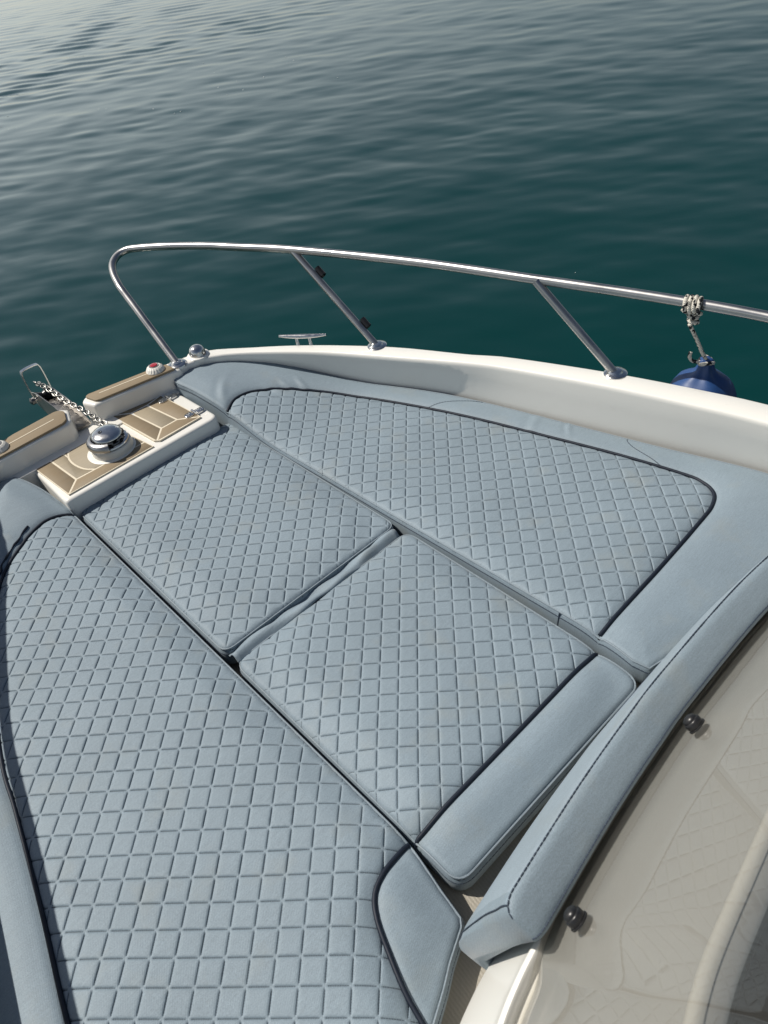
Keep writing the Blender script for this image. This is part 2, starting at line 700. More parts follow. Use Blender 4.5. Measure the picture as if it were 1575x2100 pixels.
def hull_loft(mirror=None, shift=0.0):
    wf = catmull([U(a[0], a[1], 0) for a, b, c, z in ST], 0.04)
    n = len(wf)

    def rs(pts):
        q = catmull(pts, 0.01)
        L = [0]
        for i in range(1, len(q)):
            L.append(L[-1] + (q[i] - q[i - 1]).length)
        out, k = [], 0
        for i in range(n):
            t = L[-1] * i / (n - 1)
            while k < len(q) - 2 and L[k + 1] < t:
                k += 1
            out.append(q[k].lerp(q[k + 1], (t - L[k]) / max(1e-9, L[k + 1] - L[k])))
        return out
    dy = [0.016, 0.010, 0.004] if mirror is not None else [0, 0, 0]
    ST_ = [tuple((q[0], q[1] + (dy[k] if k < 3 else 0)) for q in (a, b, c)) + (z,) for k, (a, b, c, z) in enumerate(ST)]
    wf = rs([U(a[0], a[1], 0) for a, b, c, z in ST_])
    li = rs([U(b[0], b[1], z) for a, b, c, z in ST_])
    lo = rs([U(c[0], c[1], z) for a, b, c, z in ST_])
    V, F = [], []
    for i in range(n):
        a, b_, c = wf[i], li[i], lo[i]
        z = b_.z
        w = (c - b_); wn = Vector((w.x, w.y, 0)); wl = wn.length; wn.normalize()
        r = min(0.008, wl * 0.25)
        sec = [Vector((a.x, a.y, FLOOR * S - 0.01)), Vector((a.x, a.y, 0.0)).lerp(Vector((b_.x, b_.y, z)), 0.12),
               Vector((a.x, a.y, 0.0)).lerp(Vector((b_.x, b_.y, z)), 0.55),
               Vector((b_.x, b_.y, z - 0.014)), Vector((b_.x, b_.y, z - 0.006)) + wn * 0.0008, Vector((b_.x, b_.y, z - 0.0018)) + wn * 0.0035,
               Vector((b_.x, b_.y, z)) + wn * r,
               Vector((c.x, c.y, z + 0.001)) - wn * r, Vector((c.x, c.y, z - 0.002)) - wn * 0.002, Vector((c.x, c.y, z - 0.008)) + wn * 0.001,
               Vector((c.x, c.y, z - 0.035)) + wn * 0.006, Vector((c.x, c.y, z - 0.045)) - wn * 0.004,
               Vector((c.x, c.y, -0.35)) - wn * 0.06, Vector((c.x, c.y, WZ - 0.25)) - wn * 0.30]
        if mirror is not None:
            sec = [Vector((2 * mirror * S - p.x, p.y, p.z)) for p in sec]
        V += sec
    m_ = 14
    for i in range(n - 1):
        for j in range(m_ - 1):
            a = i * m_ + j
            q = (a, a + 1, a + 1 + m_, a + m_)
            F.append(q if mirror is None else q[::-1])
    return V, F


hull = empty("hull", U(0.43, 0.5, -0.6), "white moulded bow of the boat with raised bulwarks", kind="structure")
v, f = hull_loft()
auto_smooth(from_data("bulwark", v, f, M_GEL, hull), 55)
v, f = hull_loft(0.441)
auto_smooth(from_data("bulwark", v, f, M_GEL, hull), 55)


def eased_block(name, poly, z0, z1, mat, parent, bevel=0.012):
    return slab(name, poly, z0, z1, mat, parent, bevel, 4)


# bow coaming: two blocks with the anchor slot between them
cR = round_poly([U(0.420, 1.752), U(0.436, 1.708), U(0.452, 1.706), U(0.668, 1.664), U(0.668, 1.724), U(0.606, 1.738), U(0.440, 1.772)],
                [0.02, 0.03, 0.0, 0.01, 0.01, 0.03, 0.03])
eased_block("coaming", cR, -0.12, 0.085 * S, M_GEL, hull, 0.010)
cL = round_poly([U(0.385, 1.752), U(0.368, 1.700), U(0.352, 1.686), U(0.140, 1.682), U(0.140, 1.748), U(0.25, 1.772), U(0.370, 1.775)],
                [0.02, 0.02, 0.02, 0.01, 0.01, 0.03, 0.03])
eased_block("coaming", cL, -0.12, 0.085 * S, M_GEL, hull, 0.010)
# stem below the coaming, down to the water
slab("stem", [U(0.16, 1.66), U(0.70, 1.655), U(0.70, 1.695), U(0.61, 1.722), U(0.43, 1.745), U(0.25, 1.745), U(0.16, 1.725)], WZ - 0.25, 0.036 * S, M_GEL, hull, 0.004)

# deck the cushions lie on
deck = from_data("deck", [U(-0.40, -0.4, FLOOR), U(1.30, -0.4, FLOOR), U(1.30, 0.4, FLOOR), U(1.17, 0.8, FLOOR), U(0.96, 1.45, FLOOR),
                          U(0.70, 1.72, FLOOR), U(0.16, 1.72, FLOOR), U(-0.10, 1.45, FLOOR), U(-0.31, 0.8, FLOOR), U(-0.40, 0.4, FLOOR)],
                 [(0, 1, 2, 3, 4, 5, 6, 7, 8, 9)], M_NONSKID)
tag(deck, "beige non-skid deck under the bow cushions", kind="structure")

# bow platform between the cushions and the coaming
PZ = 0.031
plat = empty("bow_platform", U(0.43, 1.58, FLOOR), "white moulded platform inlaid with synthetic teak around the windlass", kind="structure")
ppoly = round_poly([U(0.229, 1.482), U(0.639, 1.474), U(0.634, 1.715), U(0.229, 1.715)], [0.018, 0.03, 0.0, 0.0])
slab("moulding", ppoly, FLOOR * S, PZ * S, M_GEL, plat, 0.011, 4)

# teak pieces: mitred panels with pale caulk lines between them
TZ = PZ * S


def panel(poly, parent, mat, z0, z1, gap=0.0035):
    """one plank: shrink the polygon so that a caulk line stays open round it"""
    P = [Vector((p[0], p[1])) for p in poly]
    A = sum(P[i - 1].x * P[i].y - P[i].x * P[i - 1].y for i in range(len(P)))
    s = 1 if A > 0 else -1
    out = []
    N = len(P)
    for i in range(N):
        a, p, b_ = P[i - 1], P[i], P[(i + 1) % N]
        d1, d2 = (p - a).normalized(), (b_ - p).normalized()
        n1, n2 = Vector((-d1.y, d1.x)) * s, Vector((-d2.y, d2.x)) * s
        k = n1 + n2
        den = max(0.25, 1 + n1.dot(n2))
        out.append(p + k * (gap / den))
    return slab("teak_panel", out, z0, z1, mat, parent, 0.0006, 1)


def caulk(poly, parent, z0, z1):
    return slab("caulking", poly, z0, z1, M_CAULK, parent, 0.0)


# deck inlay round the windlass
A0, B0, C0, D0, E0 = U(0.231, 1.707), U(0.245, 1.498), U(0.466, 1.496), U(0.446, 1.650), U(0.360, 1.702)
caulk([A0, B0, C0, D0, E0], plat, TZ + 0.0005, TZ + 0.0045)
g = 0.0027
z0, z1 = TZ + 0.001, TZ + 0.0050
wc = U(0.394, 1.574)
ia, ib, ic = U(0.272, 1.686), U(0.282, 1.537), U(0.4615, 1.531)
arc = catmull([U(0.330, 1.5345), U(0.313, 1.560), U(0.305, 1.600), U(0.309, 1.638), U(0.326, 1.668), U(0.345, 1.683)], 0.012)
kd = min(range(len(arc)), key=lambda i: (arc[i] - U(0.308, 1.635)).length)
dv = U(0.306, 1.684)
panel([A0, B0, ib, ia], plat, M_TEAK, z0, z1, g)
panel([B0, C0, ic, arc[0], ib], plat, M_TEAK, z0, z1, g)
panel([A0, ia, dv, arc[-1], E0], plat, M_TEAK, z0, z1, g)
panel([ia, ib] + arc[:kd + 1] + [dv], plat, M_TEAK2, z0, z1, g)
panel([dv] + arc[kd:], plat, M_TEAK2, z0, z1, g)
panel(arc[::-1] + [ic, D0, E0], plat, M_TEAK2, z0, z1, g)

# locker hatch with its own teak pieces and hinges
hatch = empty("locker_hatch", U(0.53, 1.60, PZ), "teak-topped locker hatch with two steel hinges beside the windlass", "hatch")
hz = PZ * S
ho = [U(0.463, 1.706), U(0.477, 1.514), U(0.487, 1.502), U(0.606, 1.503), U(0.595, 1.683), U(0.470, 1.717)]
hi = [U(0.502, 1.675), U(0.516, 1.545), U(0.561, 1.544), U(0.547, 1.672)]
slab("lid", round_poly([p for p in ho], 0.004), hz + 0.0005, hz + 0.0061, M_CAULK, hatch, 0.0)
q0, q1, q2, q3 = U(0.463, 1.712), U(0.480, 1.505), U(0.606, 1.503), U(0.595, 1.683)
zz0, zz1 = hz + 0.002, hz + 0.0066
panel(hi, hatch, M_TEAK2, zz0, zz1, g)
panel([q0, q1, hi[1], hi[0]], hatch, M_TEAK, zz0, zz1, g)
panel([q1, q2, hi[2], hi[1]], hatch, M_TEAK, zz0, zz1, g)
panel([q2, q3, hi[3], hi[2]], hatch, M_TEAK, zz0, zz1, g)
panel([q3, q0, hi[0], hi[3]], hatch, M_TEAK, zz0, zz1, g)
for (hx, hy) in ((0.5985, 1.652), (0.6045, 1.532)):
    c = U(hx, hy)
    bm = bmesh.new()
    h = empty("hinge", c - hatch.location + Vector((0, 0, hz)), None)
    h.parent = hatch
    zt = hz + 0.0066
    # two rounded leaves and the pin barrel
    for sx in (-1, 1):
        pts = []
        for i in range(9):
            a = math.pi * (i / 8 - 0.5)
            pts.append(Vector((c.x + sx * (0.006 + 0.017 + 0.011 * math.cos(a)), c.y + 0.012 * math.sin(a))))
        pts += [Vector((c.x + sx * 0.006, c.y + 0.012)), Vector((c.x + sx * 0.006, c.y - 0.012))]
        zb = zt if sx < 0 else hz
        slab("hinge_leaf", pts, zb + 0.0004, zb + 0.0038 + (0.004 if sx > 0 else 0), M_CHROME, h, 0.0008, 2)
        for sy in (-1, 1):
            lathe("screw", [(0.0026, 0), (0.0024, 0.0006), (0.0008, 0.0009)], M_BRUSHED, h, 10,
                  place(Vector((c.x + sx * 0.021, c.y + sy * 0.006, zb + 0.0038 + (0.004 if sx > 0 else 0))), (0, 0, 1)))
    tube("hinge_pin", [Vector((c.x, c.y - 0.014, zt + 0.003)), Vector((c.x, c.y + 0.014, zt + 0.003))], 0.0042, M_CHROME, h, 12)

# teak pads on the coaming
CZ = 0.085 * S
padR = round_poly([U(0.437, 1.758), U(0.446, 1.716), U(0.459, 1.710), U(0.653, 1.672), U(0.649, 1.712), U(0.604, 1.728), U(0.448, 1.763)],
                  [0.012, 0.03, 0.02, 0.006, 0.006, 0.03, 0.015])
padL = round_poly([U(0.372, 1.742), U(0.358, 1.700), U(0.346, 1.692), U(0.145, 1.688), U(0.145, 1.738), U(0.245, 1.757), U(0.360, 1.762)],
                  [0.02, 0.02, 0.02, 0.004, 0.004, 0.03, 0.03])
for pp, la, (lx0, ly0, lx1, ly1) in ((padR, "right", (0.468, 1.740, 0.592, 1.713)), (padL, "left", (0.19, 1.722, 0.338, 1.728))):
    e = empty("teak_pad", Vector((sum(p.x for p in pp) / len(pp), sum(p.y for p in pp) / len(pp), CZ)),
              "teak deck pad under the round fitting with a red centre" if la == "right" else "teak deck pad left of the anchor chain, under the dark-centred fitting",
              "deck pad", "teak pads along the bow")
    slab("teak_board", pp, CZ + 0.0006, CZ + 0.0075, M_TEAK, e, 0.0012, 2)
    a, b_ = U(lx0, ly0), U(lx1, ly1)
    d = (b_ - a).normalized()
    nn = Vector((-d.y, d.x, 0)) * 0.0017
    slab("caulk_line", [a - nn, b_ - nn, b_ + nn, a + nn], CZ + 0.0066, CZ + 0.0081, M_CAULK, e, 0.0)

# round ribbed deck fittings
for (x, y, lens, lab) in ((0.616, 1.708, M_RED, "round ribbed white fitting with a red centre on the teak pad"),
                          (0.196, 1.724, M_NAVYLENS, "round ribbed white fitting with a dark centre at the picture's edge")):
    c = U(x, y); c.z = CZ + 0.0075
    e = empty("deck_fitting", c, lab, "deck fitting", "ribbed fittings on the bow pads")
    V, F = lathe_geo([(0.030, 0.0), (0.0305, 0.003), (0.029, 0.007), (0.0255, 0.0125), (0.0205, 0.0165), (0.017, 0.0175)], 72, Matrix.Translation(c))
    for i, p in enumerate(V):
        ringi, j = divmod(i, 72)
        if 1 < ringi < 5 and (j // 2) % 2 == 0:
            d = p - c
            p.x -= d.x * 0.045; p.y -= d.y * 0.045
    from_data("ribbed_body", V, F, M_WHITEPL, e, False)
    lathe("bezel", [(0.0165, 0.0), (0.0165, 0.0015), (0.0125, 0.0022)], M_BRUSHED, e, 28, Matrix.Translation(c + Vector((0, 0, 0.0173))))
    lathe("lens", [(0.0122, 0.0), (0.0118, 0.0016), (0.008, 0.0026), (0.001, 0.003)], lens, e, 24, Matrix.Translation(c + Vector((0, 0, 0.0194))))

# ------------------------------------------------------------------ windlass, chain, roller
wz = TZ + 0.0050
wl = empty("windlass", Vector((wc.x, wc.y, wz)), "chrome-capped anchor windlass on a white round pedestal", "windlass")
lathe("deck_ring", [(0.073, -0.004), (0.073, 0.0012), (0.071, 0.0022), (0.060, 0.003)], M_WHITEPL, wl, 48, Matrix.Translation(Vector((wc.x, wc.y, wz))))
c2 = Vector((wc.x + 0.004, wc.y - 0.004, wz))
lathe("pedestal", [(0.062, 0.0), (0.0615, 0.012), (0.0605, 0.023), (0.058, 0.0265), (0.048, 0.027)], plain("grey_white_plastic", (0.60, 0.585, 0.54), 0.4), wl, 48, Matrix.Translation(c2))
lathe("chain_collar", [(0.054, 0.0), (0.0565, 0.003), (0.056, 0.007), (0.050, 0.0095), (0.040, 0.010)], M_CHROME, wl, 48, Matrix.Translation(c2 + Vector((0, 0, 0.027))))
lathe("gypsy", [(0.045, 0.0), (0.045, 0.003), (0.034, 0.007), (0.033, 0.012), (0.041, 0.016), (0.042, 0.018), (0.02, 0.019)], M_BLACK, wl, 40, Matrix.Translation(c2 + Vector((0, 0, 0.035))))
tilt = place(c2 + Vector((0, 0, 0.053)), (0.03, -0.06, 1))
lathe("cap", [(0.0435, 0.0), (0.0455, 0.0025), (0.0445, 0.006), (0.039, 0.011), (0.029, 0.0150), (0.015, 0.0172), (0.004, 0.0177)], M_CHROME, wl, 48, tilt)
lathe("cap_screw", [(0.006, 0.0), (0.006, 0.0012), (0.0035, 0.0013), (0.003, 0.0004)], M_DARKMET, wl, 16, tilt @ Matrix.Translation((-0.010, 0.012, 0.0168)))
# chain guard: a crescent that shields the forward, outboard side
V, F = [], []
for i in range(19):
    a = math.radians(95 + 150 * i / 18)
    for (r, z) in ((0.050, 0.030), (0.062, 0.029), (0.066, 0.034), (0.064, 0.046), (0.058, 0.052), (0.049, 0.053), (0.048, 0.050)):
        V.append(c2 + Vector((r * math.cos(a), r * math.sin(a), z)))
for i in range(18):
    for j in range(7):
        F.append((i * 7 + j, i * 7 + (j + 1) % 7, (i + 1) * 7 + (j + 1) % 7, (i + 1) * 7 + j))
F += [tuple(range(6, -1, -1)), tuple(18 * 7 + j for j in range(7))]
auto_smooth(from_data("chain_guard", V, F, plain("satin_steel", (0.36, 0.36, 0.36), 0.3, 1.0), wl), 50)

# links: one mesh shared by all
lv, lf = tube_geo([Vector((math.cos(2 * math.pi * i / 14) * 0.0070 + (0.0052 if math.cos(2 * math.pi * i / 14) > 0 else -0.0052),
                           math.sin(2 * math.pi * i / 14) * 0.0070, 0)) for i in range(14)], 0.0026, 7, True)
link_me = bpy.data.meshes.new("chain_link")
link_me.from_pydata([tuple(p) for p in lv], [], lf)
link_me.materials.append(M_GALV)
link_me.polygons.foreach_set("use_smooth", [True] * len(link_me.polygons))
link_dark = link_me.copy()
link_dark.materials.clear()
link_dark.materials.append(M_DARKMET)


def lay_links(path, parent, me, pitch=0.0182, name="chain_link", roll0=0.0):
    q = catmull(path, 0.002)
    L = [0]
    for i in range(1, len(q)):
        L.append(L[-1] + (q[i] - q[i - 1]).length)
    cnt = int(L[-1] / pitch)
    k = 0
    for i in range(cnt):
        t = (i + 0.5) * pitch
        while k < len(q) - 2 and L[k + 1] < t:
            k += 1
        p = q[k]
        d = (q[min(k + 2, len(q) - 1)] - q[max(k - 2, 0)]).normalized()
        up = Vector((0, 0, 1))
        x = d
        y = up.cross(x)
        y = y.normalized() if y.length > 0.05 else Vector((1, 0, 0))
        z = x.cross(y)
        roll = roll0 + (0.55 if i % 2 else -1.02) + random.uniform(-0.12, 0.12)
        o = bpy.data.objects.new(name, me)
        COL.objects.link(o)
        M = Matrix.Identity(3)
        for r in range(3):
            M[r][0], M[r][1], M[r][2] = x[r], y[r], z[r]
        o.rotation_euler = (M @ Matrix.Rotation(roll, 3, 'X')).to_euler()
        if parent is not None:
            o.parent = parent
            o.location = p - parent.location
        else:
            o.location = p
    return cnt


gz = c2.z + 0.035 + 0.0095
chain = empty("anchor_chain", U(0.40, 1.80, 0.09), "galvanised anchor chain running from windlass to bow roller", "chain")
lay_links([U(0.385, 1.955, 0.088), U(0.390, 1.90, 0.094), U(0.398, 1.80, 0.085), U(0.411, 1.70, 0.080), Vector((wc.x + 0.026, wc.y + 0.060, gz + 0.012)),
           Vector((wc.x + 0.040, wc.y + 0.022, gz))], chain, link_me)
wrap = []
for i in range(15):
    a = math.radians(25 - 190 * i / 14)
    wrap.append(Vector((c2.x + 0.041 * math.cos(a), c2.y + 0.041 * math.sin(a), gz)))
lay_links(wrap, chain, link_dark)

roller = empty("anchor_roller", U(0.39, 1.84, 0.06), "stainless bow roller channel jutting over the water, with a square bail", "anchor roller")
rb0, rb1 = U(0.392, 1.715), U(0.384, 1.955)          # channel axis at deck end and tip
ax = (rb1 - rb0).normalized()
sd = Vector((ax.y, -ax.x, 0))
hw = 0.0265
V, F = [], []
NS = 14
for i in range(NS + 1):
    t = i / NS
    p = rb0.lerp(rb1, t)
    zb = 0.040 * S + 0.008 * t
    top = zb + 0.012 + 0.034 * min(1, max(0, (t - 0.02) / 0.35)) ** 0.8 - 0.016 * max(0, (t - 0.72) / 0.28) ** 2
    for s in (-1, 1):
        pass
    lo = zb - 0.032 * max(0, min(1, (t - 0.25) / 0.5)) * (1 - 0.6 * max(0, (t - 0.75) / 0.25))
    for (o_, z) in ((-hw, top), (-hw, lo), (hw, lo), (hw, top), (hw - 0.003, top), (hw - 0.003, zb), (-hw + 0.003, zb), (-hw + 0.003, top)):
        q = p + sd * o_
        V.append(Vector((q.x, q.y, z)))
for i in range(NS):
    for j in range(8):
        F.append((i * 8 + j, i * 8 + (j + 1) % 8, (i + 1) * 8 + (j + 1) % 8, (i + 1) * 8 + j))
F += [(0, 7, 6, 5), (0, 5, 2, 1), (5, 4, 3, 2)]
nb = NS * 8
F += [(nb + 0, nb + 5, nb + 6, nb + 7)[::1], (nb + 1, nb + 2, nb + 5, nb + 0), (nb + 2, nb + 3, nb + 4, nb + 5)]
auto_smooth(from_data("channel", V, F, M_BRUSHED, roller), 30)
tipc = rb1 - ax * 0.022
tipc.z = 0.055 * S
tube("roller_pin", [tipc - sd * 0.042, tipc + sd * 0.042], [0.006, 0.006], M_CHROME, roller, 12)
lathe("roller_wheel", [(0.012, -0.022), (0.021, -0.02), (0.013, 0.0), (0.021, 0.02), (0.012, 0.022)], M_BLACK, roller, 20, place(tipc, sd))
lathe("pin_head", [(0.012, 0.0), (0.012, 0.012), (0.006, 0.016)], M_DARKMET, roller, 14, place(tipc - sd * 0.032, -sd))
lathe("pin_head", [(0.010, 0.0), (0.010, 0.008), (0.005, 0.011)], M_DARKMET, roller, 14, place(tipc + sd * 0.031, sd))
# bail: flat bar bent to a square arch
bl = [tipc - sd * 0.031 + Vector((0, 0, -0.01)), tipc - sd * 0.033 + Vector((0, 0, 0.045)), tipc - sd * 0.031 + Vector((0, 0, 0.098)),
      tipc - sd * 0.020 + Vector((0, 0, 0.108)), tipc + sd * 0.020 + Vector((0, 0, 0.108)), tipc + sd * 0.031 + Vector((0, 0, 0.098)),
      tipc + sd * 0.033 + Vector((0, 0, 0.045)), tipc + sd * 0.031 + Vector((0, 0, -0.01))]
bl = catmull(bl, 0.006)
V, F = [], []
for i, p in enumerate(bl):
    t = (bl[min(i + 1, len(bl) - 1)] - bl[max(i - 1, 0)]).normalized()
    nrm = ax.cross(t).normalized()
    for (a, b_) in ((-0.007, -0.0016), (0.007, -0.0016), (0.007, 0.0016), (-0.007, 0.0016)):
        V.append(p + ax * a + nrm * b_)
for i in range(len(bl) - 1):
    for j in range(4):
        F.append((i * 4 + j, i * 4 + (j + 1) % 4, (i + 1) * 4 + (j + 1) % 4, (i + 1) * 4 + j))
F += [(3, 2, 1, 0), tuple((len(bl) - 1) * 4 + j for j in range(4))]
auto_smooth(from_data("bail", V, F, M_CHROME, roller), 30)
# links hanging under the channel
sh = empty("hanging_chain", U(0.376, 1.90, 0.03), "short dark chain end hanging under the bow roller", "chain")
lay_links([U(0.374, 1.895, 0.035), U(0.374, 1.895, 0.005), U(0.375, 1.893, -0.04)], sh, link_dark, 0.019)

# ------------------------------------------------------------------ bow rail
rail = empty("bow_rail", U(1.0, 1.2, 0.09), "stainless steel bow rail on raked posts along the far gunwale", "railing")


def on_gunwale(t):
    pass


RZ = 0.29
top_px = [(1.272, -0.30, 0.29), (1.272, 0.10, 0.29), (1.266, 0.38, 0.29), (1.253, 0.539, 0.29), (1.221, 0.72, 0.29), (1.177, 0.923, 0.29), (1.111, 1.221, 0.29), (1.010, 1.555, 0.29),
          (0.948, 1.712, 0.289), (0.9082, 1.812, 0.288), (0.8514, 1.9245, 0.286), (0.8121, 1.9943, 0.283)]
bend = [(0.7879, 2.0328, 0.279), (0.7602, 2.0446, 0.272), (0.7288, 2.0251, 0.262), (0.7060, 1.9824, 0.25), (0.6900, 1.9296, 0.235)]
foot0 = (0.672, 1.694, 0.085)
rp = [U(*p) for p in top_px]
path = catmull(rp, 0.03)
path = path[:-1] + catmull([U(*top_px[-1])] + [U(*b_) for b_ in bend], 0.008)
path += [U(*bend[-1]).lerp(U(*foot0), i / 12) for i in range(1, 13)]
tube("top_rail", path, 0.0125, M_TUBE, rail, 18)
F1, F2 = (1.026, 1.300, 0.088), (1.206, 0.738, 0.109)
T1, T2 = (1.0095, 1.556, 0.29), (1.170, 0.919, 0.29)
F3, T3 = (1.262, 0.10, 0.112), (1.272, 0.25, 0.29)
for a, b_ in ((F1, T1), (F2, T2), (F3, T3)):
    A_, B_ = U(*a), U(*b_)
    tube("post", [A_.lerp(B_, i / 10) for i in range(11)], 0.0115, M_TUBE, rail, 16)
for a in (foot0, F1, F2, F3):
    A_ = U(*a)
    lathe("base_flange", [(0.031, -0.006), (0.031, 0.001), (0.029, 0.003), (0.019, 0.0045), (0.016, 0.009), (0.0122, 0.010)], M_CHROME, rail, 32,
          Matrix.Translation(A_ + Vector((0, 0, 0.002))))
# black clips on the middle post
A_, B_ = U(*F1), U(*T1)
pd = (B_ - A_).normalized()
for t in (0.20, 0.73):
    p = A_.lerp(B_, t)
    out = Vector((0.80, 0.35, 0.45)); out = (out - pd * out.dot(pd)).normalized()
    V, F = [], []
    for k, s in enumerate((-0.016, 0.016)):
        for j in range(12):
            a = math.radians(-55 + 290 * j / 11)
            V.append(p + pd * s + out * (0.021 + 0.012 * math.sin(a)) + pd.cross(out) * 0.012 * math.cos(a))
        for j in range(11, -1, -1):
            a = math.radians(-55 + 290 * j / 11)
            V.append(p + pd * s + out * (0.021 + 0.009 * math.sin(a)) + pd.cross(out) * 0.009 * math.cos(a))
    for j in range(24):
        F.append((j, (j + 1) % 24, 24 + (j + 1) % 24, 24 + j))
    for j in range(11):
        F.append((j + 1, j, 23 - j, 22 - j)); F.append((24 + j, 25 + j, 24 + 22 - j, 24 + 23 - j))
    auto_smooth(from_data("rail_clip", V, F, M_BLACK, rail), 40)

# the matching rail on the near side, out of the picture: its shadow falls on the long cushion
railp = empty("bow_rail", U(-0.2, 1.2, 0.09), "stainless steel bow rail along the near gunwale outside the picture", "railing")
MX = 2 * 0.448
pm = [U(MX - p[0] + 0.035 * max(0, min(1, (p[1] - 1.3) / 0.4)), p[1], p[2]) for p in top_px]
path = catmull(pm, 0.03) + catmull([U(MX - 0.8121 + 0.035, 1.9943, 0.283)] + [U(MX - b_[0] + 0.035, b_[1], b_[2]) for b_ in bend], 0.01)[1:]
path += [U(MX - bend[-1][0] + 0.035, bend[-1][1], bend[-1][2]).lerp(U(0.160, 1.700, 0.085), i / 12) for i in range(1, 13)]
tube("top_rail", path, 0.0125, M_TUBE, railp, 14)
for a, b_ in ((F1, T1), ((1.245, 0.27, 0.11), (1.266, 0.42, 0.29)), ((1.27, -0.35, 0.11), (1.272, -0.20, 0.29))):
    A_, B_ = U(2 * 0.441 - a[0], a[1], a[2]), U(MX - b_[0], b_[1], b_[2])
    tube("post", [A_, A_.lerp(B_, 0.5), B_], 0.0115, M_TUBE, railp, 12)

# chrome dome on the bow corner
dc = U(0.733, 1.688, 0.085)
dome = empty("chrome_dome", dc, "polished chrome dome fitting at the corner of the bow", "dome fitting")
lathe("base_plate", [(0.037, -0.006), (0.037, 0.001), (0.035, 0.0028), (0.026, 0.0032)], M_GEL, dome, 36, Matrix.Translation(dc))
lathe("dome", [(0.0275, 0.0), (0.0275, 0.006), (0.0255, 0.016), (0.0205, 0.0245), (0.012, 0.030), (0.002, 0.0318)], M_CHROME, dome, 36, Matrix.Translation(dc + Vector((0, 0, 0.003))))
bm = bmesh.new()
M = place(dc + Vector((0.010, -0.0215, 0.011)), (0.42, -0.85, 0.28))
v, f = lathe_geo([(0.0085, 0.0), (0.0085, 0.0042), (0.0062, 0.0044), (0.006, 0.002)], 20, M)
bm.free()
auto_smooth(from_data("dome_opening", v, f, M_DARKMET, dome), 40)

# mooring cleat
cl0, cl1 = U(0.893, 1.529, 0.108), U(0.967, 1.424, 0.108)
cc = (cl0 + cl1) / 2
cleat = empty("mooring_cleat", Vector((cc.x, cc.y, 0.082 * S)), "slim chrome mooring cleat on the outer gunwale", "cleat")
cd = (cl1 - cl0).normalized()
N = 17
pth = [cl0.lerp(cl1, i / (N - 1)) + Vector((0, 0, 0.004 * abs(2 * i / (N - 1) - 1) ** 2)) for i in range(N)]
rad = [0.0035 + 0.0042 * (1 - abs(2 * i / (N - 1) - 1) ** 2.2) for i in range(N)]
tube("bar", pth, rad, M_CHROME, cleat, 12)
for s in (-0.022, 0.022):
    q = cc + cd * s
    tube("foot", [Vector((q.x, q.y, 0.078 * S)), Vector((q.x, q.y, 0.082 * S)), Vector((q.x, q.y, cc.z))], [0.011, 0.006, 0.0055], M_CHROME, cleat, 12)

# ------------------------------------------------------------------ fender and its rope
fx, fy = 1.314, 0.597
ft = U(fx, fy, 0.0)
fender = empty("fender", U(fx, fy, -0.10), "round dark blue fender hanging outside the gunwale", "fender")
prof = [(0.010, -0.150), (0.035, -0.146), (0.066, -0.122), (0.084, -0.085), (0.092, -0.045), (0.0945, 0.0), (0.0925, 0.030), (0.087, 0.055), (0.078, 0.077), (0.064, 0.096), (0.048, 0.108),
        (0.032, 0.117), (0.024, 0.126), (0.0195, 0.138), (0.0165, 0.150), (0.0155, 0.158), (0.010, 0.162)]
V, F = lathe_geo(prof, 48, Matrix.Translation(ft + Vector((0, 0, 0.012))))
for i, p in enumerate(V):
    ri, j = divmod(i, 48)
    z = prof[ri][1]
    if z > 0.08:
        k = 1 + 0.14 * math.sin(j / 48 * 2 * math.pi * 5 + 0.6) * min(1, (z - 0.08) / 0.05)
        p.x = ft.x + (p.x - ft.x) * k
        p.y = ft.y + (p.y - ft.y) * k
from_data("body", V, F, M_FENDER, fender)
hp = place(ft + Vector((-0.054, -0.038, 0.101)), (-0.60, -0.42, 0.70))
lathe("valve", [(0.0045, -0.001), (0.0045, 0.002), (0.003, 0.003)], M_BLACK, fender, 12, hp)

rope = empty("fender_rope", U(1.236, 0.610, 0.29), "white rope with black flecks tying the blue fender to the rail", "rope")
rc = U(1.2357, 0.605, 0.29)
rd = (U(1.221, 0.72, 0.29) - U(1.253, 0.539, 0.29)).normalized()
ru = Vector((0, 0, 1))
rs_ = rd.cross(ru).normalized()
pts = []
turns = 4
for i in range(turns * 14 + 1):
    a = 2 * math.pi * i / 14 - math.pi / 2
    p = rc + rd * (0.021 - 0.0105 * i / 14) + (rs_ * math.cos(a) + ru * math.sin(a)) * (0.0175 + 0.0012 * math.sin(i * 1.7))
    pts.append(p)
tube("wrapped_turns", pts, 0.0052, M_ROPE, rope, 9)
k0 = rc + Vector((0.004, -0.002, -0.022))
kn = []
for i in range(40):
    a = i / 39 * 2 * math.pi * 2.3
    kn.append(k0 + Vector((0.010 * math.cos(a) + 0.010 * i / 39, 0.009 * math.sin(a), -0.034 * i / 39)))
tube("knot", kn, 0.0052, M_ROPE, rope, 9)
neck = ft + Vector((0, 0, 0.012 + 0.152))
ln = [kn[-1], kn[-1].lerp(neck, 0.3) + Vector((0.004, 0.0, -0.004)), kn[-1].lerp(neck, 0.7) + Vector((0.003, 0, -0.004)), neck + Vector((0, 0, 0.004))]
tube("fall", catmull(ln, 0.008), 0.0048, M_ROPE, rope, 9)
ey = [neck + Vector((0.017 * math.cos(a), 0.017 * math.sin(a), 0.0 + 0.004 * math.sin(2 * a))) for a in [2 * math.pi * i / 20 for i in range(20)]]
tube("neck_loop", ey, 0.0050, M_ROPE, rope, 9, True)
